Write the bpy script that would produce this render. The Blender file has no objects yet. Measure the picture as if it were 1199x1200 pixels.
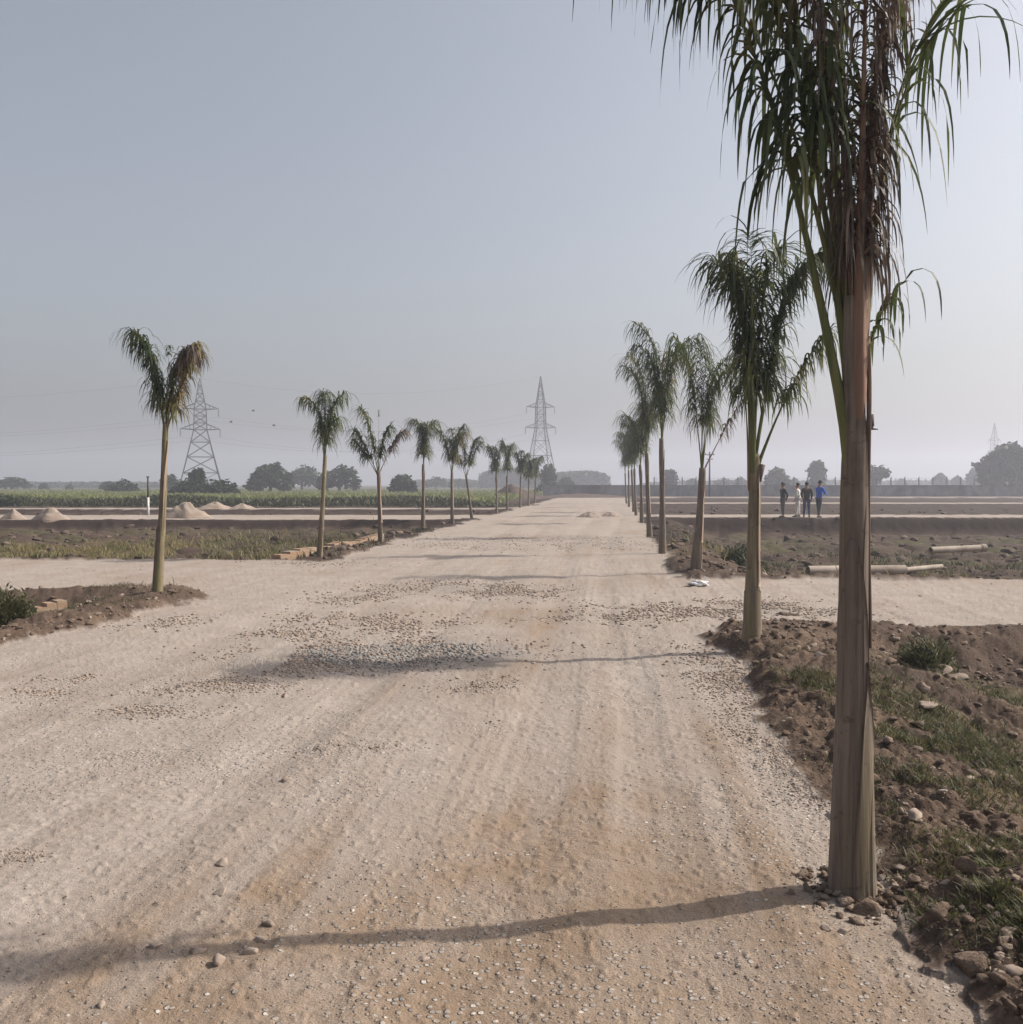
import bpy, math, random
import numpy as np
from mathutils import Vector, Matrix

rng = np.random.default_rng(7)
random.seed(7)
R = math.radians
S = bpy.context.scene
COL = S.collection

# ------------------------------------------------------------------ camera
CAM_H, FPX, HORIZ = 1.6, 1150.0, 567.0
KK = CAM_H * FPX
cd = bpy.data.cameras.new('camera'); cam = bpy.data.objects.new('camera', cd); COL.objects.link(cam)
cd.sensor_fit = 'HORIZONTAL'; cd.sensor_width = 36.0; cd.lens = 36.0 * FPX / 1199.0
pitch = math.atan((600.0 - HORIZ) / FPX)
cam.location = (0, 0, CAM_H); cam.rotation_euler = (math.pi/2 - pitch, 0, 0)
cd.clip_start = 0.05; cd.clip_end = 6000
S.camera = cam

def px(x, d):            # lateral world x of an image column at depth d
    return (x - 600.0) / FPX * d
def dep(y):              # depth of a ground point from its image row
    return KK / (y - HORIZ)
def zat(y, d):
    return CAM_H - (y - HORIZ) / FPX * d

# ------------------------------------------------------------------ noise
def _hash(ix, iy, s):
    h = (ix.astype(np.int64) * 374761393 + iy.astype(np.int64) * 668265263 + s * 1442695041) & 0xFFFFFFFF
    h = ((h ^ (h >> 13)) * 1274126177) & 0xFFFFFFFF
    h = (h ^ (h >> 16)) & 0xFFFFFFFF
    return h.astype(np.float64) / 4294967295.0
def vnoise(x, y, s=0):
    ix = np.floor(x); iy = np.floor(y); fx = x - ix; fy = y - iy
    fx = fx*fx*fx*(fx*(fx*6-15)+10); fy = fy*fy*fy*(fy*(fy*6-15)+10)
    a = _hash(ix, iy, s); b = _hash(ix+1, iy, s); c = _hash(ix, iy+1, s); d = _hash(ix+1, iy+1, s)
    return (a*(1-fx)+b*fx)*(1-fy) + (c*(1-fx)+d*fx)*fy
def fbm(x, y, oct=4, s=0, g=0.5):
    t = 0; a = 1; n = 0
    for i in range(oct):
        t = t + a*vnoise(x, y, s+i*17); n += a
        ca, sa = math.cos(.7), math.sin(.7)
        x, y = (x*ca - y*sa)*2.03 + 3.1, (x*sa + y*ca)*2.03 + 1.7
        a *= g
    return t/n
def lumps(x, y, cell, s=0):
    X = x/cell; Y = y/cell
    ix = np.floor(X); iy = np.floor(Y); out = np.zeros_like(X)
    for dx in (-1, 0, 1):
        for dy in (-1, 0, 1):
            cx = ix+dx; cy = iy+dy
            px_ = cx + _hash(cx, cy, s); py_ = cy + _hash(cx, cy, s+1)
            r = 0.25 + 0.5*_hash(cx, cy, s+2)
            d2 = ((X-px_)**2 + (Y-py_)**2)/(r*r)
            out = np.maximum(out, r*np.sqrt(np.clip(1-d2, 0, 1)))
    return out*cell
def sst(a, b, x):
    t = np.clip((x-a)/(b-a), 0, 1); return t*t*(3-2*t)

# ------------------------------------------------------------------ terrain
CROSS = [(15.0, 20.6, 10.9, 16.3), (43.5, 50.0, 46.5, 50.8), (62.0, 65.0, 79.0, 84.0), (300, 301, 124.0, 130.0)]
def terrain(x, y, fine=True):
    """returns z, masks: road(0/1), cross(0/1), depth mask, crop"""
    x = np.asarray(x, float); y = np.asarray(y, float)
    u = x - (-2.3 + 0.1*y)
    n1 = fbm(x*0.9, y*0.9, 3, 5) - .5
    n2 = fbm(x*5.0, y*5.0, 3, 9) - .5
    el = -3.55 + n1*0.9 + n2*0.25
    er = 3.30 + 0.010*np.clip(y, 0, 120) + n1*(.35 + .55*sst(4, 12, y)) + n2*0.22
    du = np.maximum(el - u, u - er)                 # >0 outside the main road
    far_end = y - 112.0
    du = np.maximum(du, far_end*0.3)
    s = sst(-5.5, 3.5, u)
    dcs = np.full(x.shape, 1e9); dcd = np.full(x.shape, 1e9)
    for (l0, l1, r0, r1) in CROSS:
        a = l0*(1-s) + r0*s; b = l1*(1-s) + r1*s
        w = (n1*0.9 + n2*0.3) * (0.8 if l0 < 30 else .25)
        dcs = np.minimum(dcs, np.maximum(a - y, y - b) + w)
    dist = np.minimum(du, dcs)
    road = (dist < 0)
    main = (du < 0.0)
    # plots are dug lower than the tracks
    right = u > 0
    blk2 = (y > 10)*(y < 60)
    depth = np.where(right, 0.28 + 0.62*sst(14, 22, y)*sst(75, 50, y) - .1*sst(60,90,y), 0.18 + 0.34*sst(14, 24, y)*sst(75, 50, y))
    dd = np.maximum(dist, 0)
    w0 = np.where(right, 1.3, .7); wide = np.where(right, 2.4, 1.8)
    # the banks on the far side of a plot are short and steep
    slope = sst(0.15, 1.0, dcs) * sst(w0*.4, w0*.4 + wide, du)
    slope = np.where(road, 0, slope)
    z = -depth*slope
    # heave of the dumped soil along the verges
    verge = np.exp(-((dd-0.55)/0.45)**2) * (~road)
    z = z + verge*(0.03 + 0.12*np.clip(fbm(x*1.3, y*1.3, 3, 31)-.35, 0, 1))
    soil = sst(0.0, 0.25, dd)
    z = z + soil*(fbm(x*0.35, y*0.35, 3, 41)-.5)*np.where(right, .24, .2)*(.35+.65*sst(34, 20, y))
    nr = sst(34, 12, y)
    if fine:
        nr2 = nr*(.35 + .65*sst(13, 7, y))
        z = z + soil*nr2*(lumps(x, y, .55, 51)*.07 + lumps(x, y, .2, 61)*.34 + lumps(x+3.3, y, .09, 71)*.46 + lumps(x, y+2.1, .045, 77)*.4)
        z = z + soil*(fbm(x*9, y*9, 3, 81)-.5)*.05*(.25+.75*nr)
        z = z + (1-soil)*((fbm(x*.9, y*.5, 3, 91)-.5)*.03 + (fbm(x*13, y*13, 3, 95)-.5)*.007 + lumps(x, y, .07, 97)*.10*np.clip((fbm(x*1.1, y*1.1, 3, 99)-.42)*4, 0, 1))
    z = z + sst(.3, 1.2, dist)*lumps(x, y, 1.3, 57)*.20*sst(16, 24, y)*sst(120, 60, y) + sst(.4, 1.5, dist)*lumps(x, y, .6, 58)*.22*sst(16, 24, y)*sst(60, 44, y)
    # wheel ruts along the main road
    for off, wv in ((-1.6, .3), (.05, .25), (1.55, .28), (2.5, .22)):
        c = off + .35*np.sin(y*.11 + off)
        z = z - (1-soil)*.018*np.exp(-((u-c)/wv)**2)*sst(0, 3, y)
    rz_ = (1-soil)*nr
    z = z + rz_*(fbm(u*7, y*.16, 3, 205)-.5)*.018
    z = z + rz_*lumps(x, y, .11, 207)*.16*np.clip((fbm(x*1.4+9, y*1.0, 3, 209)-.47)*5, 0, 1)*sst(.2, 1.2, x)
    z = z + rz_*np.clip(fbm(x*26, y*26, 2, 211)-.62, 0, 1)*.03
    # the field on the left beyond the building plots
    crop = ((u < -5.0 - .02*y) & (y > 76 + 3*n1) & (dist > 0.5)).astype(float)
    z = np.where(y > 60, z*.6, z)
    # soil beyond the end of the road
    z = z - .12*sst(112, 118, y)
    return z, road, main, soil, crop, u, dist, slope
def hgt(x, y, fine=False):
    return float(terrain(np.array([x]), np.array([y]), fine)[0][0])

# ------------------------------------------------------------------ materials
def new_mat(name):
    m = bpy.data.materials.new(name); m.use_nodes = True
    nt = m.node_tree; b = nt.nodes['Principled BSDF']
    return m, nt, b
class NB:
    def __init__(s, nt): s.nt = nt
    def n(s, t, **k):
        o = s.nt.nodes.new(t)
        for a, v in k.items(): setattr(o, a, v)
        return o
    def l(s, a, b): s.nt.links.new(a, b)
    def mix(s, f, a, b, bt='MIX'):
        o = s.n('ShaderNodeMix', data_type='RGBA', blend_type=bt)
        for sock, v in ((o.inputs[0], f), (o.inputs[6], a), (o.inputs[7], b)):
            if isinstance(v, (int, float)): sock.default_value = v
            elif isinstance(v, tuple): sock.default_value = (*v, 1) if len(v) == 3 else v
            else: s.l(v, sock)
        return o.outputs[2]
    def noise(s, vec, scale, detail=4, rough=.55):
        o = s.n('ShaderNodeTexNoise'); o.inputs['Scale'].default_value = scale
        o.inputs['Detail'].default_value = detail; o.inputs['Roughness'].default_value = rough
        if vec is not None: s.l(vec, o.inputs['Vector'])
        return o.outputs['Fac']
    def ramp(s, f, stops):
        o = s.n('ShaderNodeValToRGB'); e = o.color_ramp.elements
        while len(e) < len(stops): e.new(.5)
        for i, (p, c) in enumerate(stops):
            e[i].position = p; e[i].color = (c, c, c, 1) if isinstance(c, (int, float)) else (*c, 1)
        s.l(f, o.inputs[0]); return o.outputs[0]
    def mapping(s, vec, sc):
        o = s.n('ShaderNodeMapping'); o.inputs['Scale'].default_value = sc; s.l(vec, o.inputs[0]); return o.outputs[0]
    def math(s, op, a, b=None):
        o = s.n('ShaderNodeMath', operation=op)
        for i, v in enumerate((a, b)):
            if v is None: continue
            if isinstance(v, (int, float)): o.inputs[i].default_value = v
            else: s.l(v, o.inputs[i])
        return o.outputs[0]
    def bump(s, h, strength, dist, b):
        o = s.n('ShaderNodeBump'); o.inputs['Strength'].default_value = strength; o.inputs['Distance'].default_value = dist
        s.l(h, o.inputs['Height']); s.l(o.outputs[0], b.inputs['Normal'])

def noisy(name, c1, c2, scale=8, rough=.85, stretch=(1, 1, 1), bump=.3, bdist=.01, c3=None, spec=.25, fibre=False):
    m, nt, b = new_mat(name); q = NB(nt)
    tc = q.n('ShaderNodeTexCoord').outputs['Object']
    v = q.mapping(tc, stretch)
    f = q.ramp(q.noise(v, scale, 6), [(.32, 0.0), (.68, 1.0)])
    c = q.mix(f, c1, c2)
    if c3:
        f2 = q.ramp(q.noise(q.mapping(tc, (stretch[0]*.37, stretch[1]*.37, stretch[2]*.6)), scale*.5, 3), [(.5, 0.0), (.66, 1.0)])
        c = q.mix(f2, c, c3)
    if fibre:
        ff = q.noise(q.mapping(tc, (70, 70, 2.2)), 1.0, 5, .65); fr = q.noise(q.mapping(tc, (9, 9, 3)), 1.0, 4, .6)
        c = q.mix(q.ramp(ff, [(.34, .55), (.50, 0.0)]), c, tuple(v*.42 for v in c1))
        c = q.mix(q.ramp(fr, [(.55, 0.0), (.72, .7)]), c, tuple(min(1, v*1.25) for v in c2))
        blot = q.noise(q.mapping(tc, (14, 14, 22)), 1.0, 3, .6)
        c = q.mix(q.ramp(blot, [(.62, 0.0), (.70, .55)]), c, tuple(v*.5 for v in c1))
    q.l(c, b.inputs['Base Color']); b.inputs['Roughness'].default_value = rough
    b.inputs['Specular IOR Level'].default_value = spec
    if fibre:
        q.bump(ff, .8, .006, b); return m
    if bump: q.bump(q.noise(v, scale*2.5, 5), bump, bdist, b)
    return m

def leaf_mat(name, c1, c2, c3=None, trans=.35, scale=3.0):
    m, nt, b = new_mat(name); q = NB(nt)
    geo = q.n('ShaderNodeNewGeometry'); tc = q.n('ShaderNodeTexCoord').outputs['Object']
    c = q.mix(geo.outputs['Random Per Island'], c1, c2)
    if c3:
        f = q.ramp(q.noise(tc, scale, 3), [(.52, 0.0), (.66, 1.0)])
        c = q.mix(f, c, c3)
    q.l(c, b.inputs['Base Color']); b.inputs['Roughness'].default_value = .55
    b.inputs['Specular IOR Level'].default_value = .3
    t = q.n('ShaderNodeBsdfTranslucent'); q.l(c, t.inputs[0])
    mx = q.n('ShaderNodeMixShader'); mx.inputs[0].default_value = trans
    out = nt.nodes['Material Output']
    q.l(b.outputs[0], mx.inputs[1]); q.l(t.outputs[0], mx.inputs[2]); q.l(mx.outputs[0], out.inputs[0])
    return m

def ground_mat():
    m, nt, b = new_mat('earth'); q = NB(nt)
    tc = q.n('ShaderNodeTexCoord').outputs['Object']
    at = q.n('ShaderNodeAttribute'); at.attribute_name = 'mask'
    sep = q.n('ShaderNodeSeparateColor'); q.l(at.outputs['Color'], sep.inputs[0])
    soil, grav, dark = sep.outputs[0], sep.outputs[1], sep.outputs[2]
    at2 = q.n('ShaderNodeAttribute'); at2.attribute_name = 'tint'
    sep2 = q.n('ShaderNodeSeparateColor'); q.l(at2.outputs['Color'], sep2.inputs[0])
    sand, green, moist_shade = sep2.outputs[0], sep2.outputs[1], sep2.outputs[2]
    # road: pale dust over coarse sand
    n0 = q.noise(tc, .35, 4); n1 = q.noise(tc, 2.3, 6); n2 = q.noise(tc, 28, 5, .7); n3 = q.noise(tc, 130, 3, .7)
    dust = q.mix(q.ramp(n1, [(.35, 0.0), (.65, 1.0)]), (.322, .275, .238), (.385, .333, .293))
    dust = q.mix(q.ramp(n2, [(.40, .55), (.62, 0.0)]), dust, (.235, .192, .160))
    sandc = q.mix(q.ramp(n3, [(.36, 0.0), (.64, 1.0)]), (.150, .112, .084), (.38, .305, .245))
    sandf = q.math('MULTIPLY', sand, q.ramp(n2, [(.3, .35), (.6, 1.0)]))
    road = q.mix(sandf, dust, sandc)
    road = q.mix(q.math('MULTIPLY', q.ramp(sand, [(.62, 0.0), (.92, 1.0)]), q.ramp(n1, [(.36, .15), (.60, .75)])), road, (.225, .158, .105))
    # fine gravel lying in the dust
    vo = q.n('ShaderNodeTexVoronoi', feature='F1'); vo.inputs['Scale'].default_value = 42; q.l(tc, vo.inputs['Vector'])
    vo.inputs['Randomness'].default_value = 1
    sepv = q.n('ShaderNodeSeparateColor'); q.l(vo.outputs['Color'], sepv.inputs[0])
    peb = q.ramp(sepv.outputs[0], [(.0, (.20, .17, .15)), (.35, (.36, .31, .27)), (.7, (.27, .245, .22)), (1.0, (.55, .49, .43))])
    shape = q.ramp(vo.outputs['Distance'], [(.30, 1.0), (.48, 0.0)])
    pres = q.math('GREATER_THAN', q.math('ADD', grav, q.math('MULTIPLY', sepv.outputs[1], .75)), .9)
    pf = q.math('MULTIPLY', shape, pres)
    road = q.mix(pf, road, peb)
    # blue grey stone powder
    road = q.mix(q.math('MULTIPLY', dark, q.ramp(n2, [(.30, 1.0), (.66, .6)])), road, (.165, .160, .160))
    # soil
    sl = q.mix(q.ramp(n1, [(.35, 0.0), (.65, 1.0)]), (.064, .044, .032), (.125, .086, .062))
    sl = q.mix(q.ramp(n2, [(.50, 0.0), (.70, .7)]), sl, (.21, .155, .116))
    sl = q.mix(moist_shade, sl, q.mix(n2, (.024, .016, .014), (.050, .035, .029)))
    gr = q.mix(q.ramp(n2, [(.35, 0.0), (.65, 1.0)]), (.040, .042, .018), (.10, .085, .045))
    sl = q.mix(q.math('MULTIPLY', green, q.ramp(n1, [(.35, .5), (.6, 1.0)])), sl, gr)
    c = q.mix(soil, road, sl)
    q.l(c, b.inputs['Base Color']); b.inputs['Roughness'].default_value = .95
    b.inputs['Specular IOR Level'].default_value = .12
    h = q.math('ADD', q.math('MULTIPLY', n2, .6), q.math('MULTIPLY', n3, .25))
    h = q.math('ADD', h, q.math('MULTIPLY', pf, .5))
    q.bump(h, .85, .022, b)
    return m

M = {}
M['earth'] = ground_mat()
M['trunk'] = noisy('palm_bark', (.120, .094, .078), (.210, .170, .138), 5, .8, (5, 5, .55), .25, .006, (.19, .150, .085), fibre=True)
M['trunk_green'] = noisy('palm_bark_green', (.13, .105, .068), (.25, .20, .125), 4, .7, (6, 6, .5), .18, .005, (.17, .155, .065), fibre=True)
M['sheath'] = noisy('palm_sheath', (.125, .096, .078), (.215, .170, .136), 4, .8, (8, 8, .4), .3, .006, (.17, .135, .085), fibre=True)
M['sheath_sunlit'] = noisy('palm_sheath_sunlit', (.34, .26, .195), (.28, .20, .15), 4, .7, (8, 8, .4), .3, .005, fibre=True)  # lighter sheath: the sunlit right edge of the trunks painted in
M['petiole'] = noisy('palm_petiole', (.075, .090, .028), (.17, .165, .06), 4, .5, (6, 6, .6), .1, .003)
M['petiole_brown'] = noisy('palm_petiole_dry', (.17, .100, .070), (.27, .165, .115), 4, .6, (6, 6, .6), .15, .003)
M['leaf'] = leaf_mat('palm_leaflets', (.048, .072, .026), (.115, .140, .045), (.21, .19, .065), .38, 2.2)
M['leaf_dark'] = leaf_mat('palm_leaflets_dark', (.032, .052, .024), (.080, .100, .040), (.13, .13, .05), .33, 2.2)
M['leaf_yellow'] = leaf_mat('palm_leaflets_yellowing', (.14, .135, .045), (.22, .165, .065), (.16, .10, .055), .3, 2.0)
M['leaf_brown'] = leaf_mat('palm_leaflets_dry', (.075, .053, .043), (.165, .122, .096), (.23, .18, .14), .25, 2.5)
M['stone'] = noisy('stone', (.22, .172, .138), (.36, .295, .245), 14, .95, (1, 1, 1), .6, .008, (.24, .19, .155), .08)
M['stone_grey'] = noisy('grey_stone', (.155, .145, .135), (.29, .27, .25), 20, .9, (1, 1, 1), .4, .006)
M['clod'] = noisy('soil_clod', (.085, .058, .042), (.18, .128, .094), 18, .95, (1, 1, 1), .9, .02, (.30, .235, .185))
M['grass'] = leaf_mat('grass_blade', (.055, .062, .026), (.125, .118, .052), None, .35)
M['grass_dry'] = leaf_mat('grass_blade_dry', (.20, .165, .075), (.33, .275, .14), (.12, .115, .045), .35, .8)
M['crop'] = leaf_mat('crop_leaf', (.16, .19, .065), (.24, .26, .10), (.25, .23, .11), .35, .12)
M['far_leaf'] = leaf_mat('tree_leaf', (.020, .034, .014), (.055, .075, .028), None, .2)
M['far_leaf2'] = leaf_mat('tree_leaf_olive', (.040, .050, .022), (.085, .090, .040), None, .2)
M['bark'] = noisy('tree_bark', (.06, .045, .035), (.13, .10, .08), 3, .9)
M['steel'] = noisy('galvanised_steel', (.045, .045, .05), (.085, .085, .09), .7, .6, (1, 1, 1), 0, .01)
M['wire'] = noisy('wire_metal', (.10, .10, .105), (.16, .16, .165), .5, .6, (1, 1, 1), 0)
M['insul'] = noisy('insulator_glaze', (.10, .07, .06), (.16, .12, .10), 3, .3, (1, 1, 1), 0)
M['wall'] = noisy('boundary_concrete', (.17, .17, .17), (.26, .255, .25), 1.2, .9, (1, 1, .6), .2, .01, (.13, .125, .12))
M['pipe'] = noisy('concrete_pipe', (.27, .22, .18), (.42, .36, .30), 3, .9, (1, 1, 1), .3, .008, (.17, .13, .10))
M['plastic'] = noisy('white_polythene', (.78, .77, .76), (.66, .65, .64), 6, .35, (1, 1, 1), .3, .01)
M['white'] = noisy('white_paint', (.72, .70, .66), (.55, .52, .48), 3, .7)
M['blackp'] = noisy('dark_paint', (.05, .045, .045), (.09, .08, .08), 3, .7)
M['sandheap'] = noisy('heaped_sand', (.24, .19, .15), (.33, .27, .22), 3, .95, (1, 1, 1), .7, .05, (.24, .18, .14))
M['soilheap'] = noisy('heaped_soil', (.065, .045, .036), (.115, .080, .062), 3, .95, (1, 1, 1), .6, .03)
M['skin'] = noisy('skin', (.24, .13, .085), (.28, .16, .105), 20, .55, (1, 1, 1), 0)
M['hair'] = noisy('hair', (.010, .009, .008), (.022, .018, .016), 60, .6)
M['clod_dark'] = noisy('damp_clod', (.045, .031, .025), (.11, .078, .060), 8, .95, (1, 1, 1), .8, .02, (.17, .125, .095))
def brick_mat():
    m, nt, b = new_mat('brickwork'); q = NB(nt)
    tc = q.n('ShaderNodeTexCoord').outputs['Object']
    br = q.n('ShaderNodeTexBrick'); q.l(q.mapping(tc, (1, 1, 1)), br.inputs['Vector'])
    sx = q.n('ShaderNodeSeparateXYZ'); q.l(tc, sx.inputs[0])
    cx = q.n('ShaderNodeCombineXYZ'); q.l(sx.outputs[0], cx.inputs[0]); q.l(sx.outputs[2], cx.inputs[1]); q.l(cx.outputs[0], br.inputs['Vector'])
    br.inputs['Color1'].default_value = (.30, .175, .10, 1); br.inputs['Color2'].default_value = (.24, .15, .09, 1)
    br.inputs['Mortar'].default_value = (.28, .23, .18, 1); br.inputs['Scale'].default_value = 1
    br.inputs['Brick Width'].default_value = .23; br.inputs['Row Height'].default_value = .085; br.inputs['Mortar Size'].default_value = .008
    c = q.mix(q.ramp(q.noise(tc, 5, 5), [(.4, 0.0), (.7, .6)]), br.outputs[0], (.33, .26, .19))
    q.l(c, b.inputs['Base Color']); b.inputs['Roughness'].default_value = .95
    q.bump(q.noise(tc, 30, 4), .4, .01, b)
    return m
M['brick'] = brick_mat()
M['pile'] = noisy('road_spoil', (.19, .145, .118), (.31, .25, .21), 5, .95, (1, 1, 1), .6, .02)
def cloth(name, c):
    return noisy(name, tuple(v*.8 for v in c), tuple(min(1, v*1.25) for v in c), 9, .9, (1, 1, 1), .3, .01)

# ------------------------------------------------------------------ mesh helpers
def obj(name, V, F, mat, parent=None, smooth=False):
    me = bpy.data.meshes.new(name)
    me.from_pydata([tuple(v) for v in V], [], F); me.update()
    me.materials.append(mat)
    if smooth: me.polygons.foreach_set('use_smooth', [True]*len(me.polygons))
    o = bpy.data.objects.new(name, me); COL.objects.link(o)
    if parent: o.parent = parent
    return o
def np_mesh(name, V, F, mat, parent=None, smooth=False):
    """V (n,3) float, F (m,k) int: one polygon size"""
    me = bpy.data.meshes.new(name); k = F.shape[1]
    me.vertices.add(len(V)); me.vertices.foreach_set('co', np.ascontiguousarray(V, dtype=np.float32).ravel())
    me.loops.add(F.size); me.loops.foreach_set('vertex_index', np.ascontiguousarray(F, dtype=np.int32).ravel())
    me.polygons.add(len(F)); me.polygons.foreach_set('loop_start', np.arange(0, F.size, k, dtype=np.int32))
    me.polygons.foreach_set('loop_total', np.full(len(F), k, dtype=np.int32))
    if smooth: me.polygons.foreach_set('use_smooth', np.ones(len(F), dtype=bool))
    me.update(calc_edges=True); me.validate()
    me.materials.append(mat)
    o = bpy.data.objects.new(name, me); COL.objects.link(o)
    if parent: o.parent = parent
    return o
def tag(o, label=None, cat=None, group=None, kind=None):
    if label: o['label'] = label
    if cat: o['category'] = cat
    if group: o['group'] = group
    if kind: o['kind'] = kind
    return o
def empty(name, loc, rz=0, label=None, cat=None, group=None):
    o = bpy.data.objects.new(name, None); COL.objects.link(o)
    o.location = loc; o.rotation_euler = (0, 0, rz); o.empty_display_size = .2
    return tag(o, label, cat, group)

class MB:
    def __init__(s): s.V = []; s.F = []
    def tube(s, P, rad, n=8, cap=True, flat=1.0):
        P = [Vector(p) for p in P]; base = len(s.V); up = Vector((0, 0, 1)); prev = None
        for i, p in enumerate(P):
            t = (P[min(i+1, len(P)-1)] - P[max(i-1, 0)]).normalized()
            if prev is None:
                a = t.cross(up) if abs(t.z) < .95 else t.cross(Vector((0, 1, 0)))
            else: a = prev - t*prev.dot(t)
            a.normalize(); prev = a; b = t.cross(a)
            r = rad[i] if hasattr(rad, '__len__') else rad
            for k in range(n):
                w = 2*math.pi*k/n
                s.V.append(p + a*math.cos(w)*r + b*math.sin(w)*r*flat)
        for i in range(len(P)-1):
            for k in range(n):
                k2 = (k+1) % n
                s.F.append((base+i*n+k, base+i*n+k2, base+(i+1)*n+k2, base+(i+1)*n+k))
        if cap:
            s.F.append(tuple(base+k for k in range(n))[::-1]); s.F.append(tuple(base+(len(P)-1)*n+k for k in range(n)))
    def box(s, c, d, rz=0):
        b = len(s.V); ca, sa = math.cos(rz), math.sin(rz)
        for z in (-1, 1):
            for x, y in ((-1, -1), (1, -1), (1, 1), (-1, 1)):
                X, Y = x*d[0]/2, y*d[1]/2
                s.V.append(Vector((c[0]+X*ca-Y*sa, c[1]+X*sa+Y*ca, c[2]+z*d[2]/2)))
        for f in ((3, 2, 1, 0), (4, 5, 6, 7), (0, 1, 5, 4), (1, 2, 6, 5), (2, 3, 7, 6), (3, 0, 4, 7)):
            s.F.append(tuple(b+i for i in f))
    def build(s, name, mat, parent=None, smooth=False): return obj(name, s.V, s.F, mat, parent, smooth)

# ------------------------------------------------------------------ ground sheet
def lin(a, b, st): return list(np.arange(a, b, st))
def build_ground():
    th = lin(-180, -75, 5) + lin(-75, -38, .6) + lin(-38, 38, .075) + lin(38, 75, .6) + lin(75, 180, 5)
    th = np.radians(np.array(th)); nt = len(th)
    rr = [0.3]
    while rr[-1] < 1500:
        r = rr[-1]
        st = .06 if r < 2.2 else min(max(r*r/1840*1.25, .012), .016*r)
        if 20 < r < 54: st = min(st, .22)
        elif r <= 90: st = min(st, .5)
        rr.append(r+st)
    rr = np.array(rr); nr = len(rr)
    T, Rr = np.meshgrid(th, rr)
    X = Rr*np.sin(T); Y = Rr*np.cos(T)
    z, road, main, soil, crop, u, dist, slope = terrain(X.ravel(), Y.ravel())
    X = X.ravel(); Y = Y.ravel()
    z[np.abs(Y) > 400] *= .3
    V = np.column_stack([X, Y, z]); V = np.vstack([V, [[0, 0, z[:nt].mean()]]])
    i = np.arange(nr-1)[:, None]*nt; j = np.arange(nt)[None, :]; j2 = (j+1) % nt
    F = np.stack([i+j, i+nt+j, i+nt+j2, i+j2], -1).reshape(-1, 4)[:, ::-1]
    # --- masks
    g = gravel_density(X, Y)
    pd = np.exp(-(((X+.95)/1.05)**2 + ((Y-9.15)/.62)**2)) * 1.3
    pd = pd + .55*np.exp(-(((X+.3)/1.3)**2 + ((Y-15.0)/.5)**2))
    pd = pd*np.clip(fbm(X*2, Y*3, 3, 123)*1.7-.25, 0, 1.2)
    sand = np.clip((fbm(X*.8+4, Y*.5, 4, 140)-.46)*3.5, 0, 1)*.55
    sand = np.maximum(sand, sst(7.0, 3.6, Y + .8*np.abs(X-.35)**1.5)*np.clip(.45 + fbm(X*1.3, Y*1.3, 3, 150)*.9, 0, 1))
    brown = np.exp(-(((X+.15)/.95)**2 + ((Y-2.9)/1.15)**2)) + .6*np.exp(-(((X-.3)/.5)**2 + ((Y-4.3)/1.6)**2))
    sand = np.maximum(sand, np.clip(brown*(.5+.9*fbm(X*2.2, Y*2.2, 4, 158))*1.25, 0, 1))
    st1 = np.clip(fbm(u*5, Y*.22, 3, 160)*3.0-1.3, 0, 1)
    sand = np.clip(sand*.95 + st1*.38, 0, 1)
    green = np.clip((fbm(X*.7, Y*.7, 4, 170)-.47)*5, 0, 1)*sst(.7, 1.8, dist)
    green = np.where(crop > .5, .8, green)
    green = np.where((Y > 52), green*np.where(crop > .5, 1, .25), green)
    moist_shade = np.clip(slope*(1-slope)*4, 0, 1)*sst(15, 24, Y)  # damp soil, with the shade of the banks put into its colour
    moist_shade = np.maximum(moist_shade, sst(40, 52, Y)*.75*(crop < .5))
    moist_shade = np.maximum(moist_shade, sst(.9, .2, slope)*sst(22, 30, Y)*.95)
    moist_shade = np.maximum(moist_shade, sst(20, 26, Y)*.45)
    moist_shade = np.maximum(moist_shade, np.clip((fbm(X*.9, Y*.9, 3, 190)-.50)*4, 0, 1)*.6)
    sl = sst(-.03, .05 + .004*np.clip(Y-10, 0, 60), dist + .12*(fbm(X*7, Y*7, 3, 888)-.5))
    mask = np.column_stack([sl, g, np.clip(pd, 0, 1), np.ones_like(g)])
    tint = np.column_stack([sand, green, moist_shade, np.ones_like(g)])
    last = lambda a: np.vstack([a, a[:1]])
    mask = last(mask); tint = last(tint)
    fc_main = main[F[:, 0]]; fc_road = road[F[:, 0]]; fc_crop = crop[F[:, 0]] > .5
    cls = np.where(fc_crop, 3, np.where(fc_main & fc_road, 0, np.where(fc_road, 1, 2)))
    for c, nm in ((0, 'dirt_road'), (1, 'side_track'), (2, 'ground'), (3, 'field')):
        f = F[cls == c]
        if c == 0:
            fan = np.stack([np.arange(nt), (np.arange(nt)+1) % nt, np.full(nt, len(V)-1), np.full(nt, len(V)-1)], -1)
        idx, inv = np.unique(f, return_inverse=True)
        o = np_mesh(nm, V[idx], inv.reshape(f.shape), M['earth'], None, True)
        for an, arr in (('mask', mask), ('tint', tint)):
            a = o.data.color_attributes.new(an, 'FLOAT_COLOR', 'POINT')
            a.data.foreach_set('color', arr[idx].astype(np.float32).ravel())
        o['kind'] = 'structure'

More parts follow.
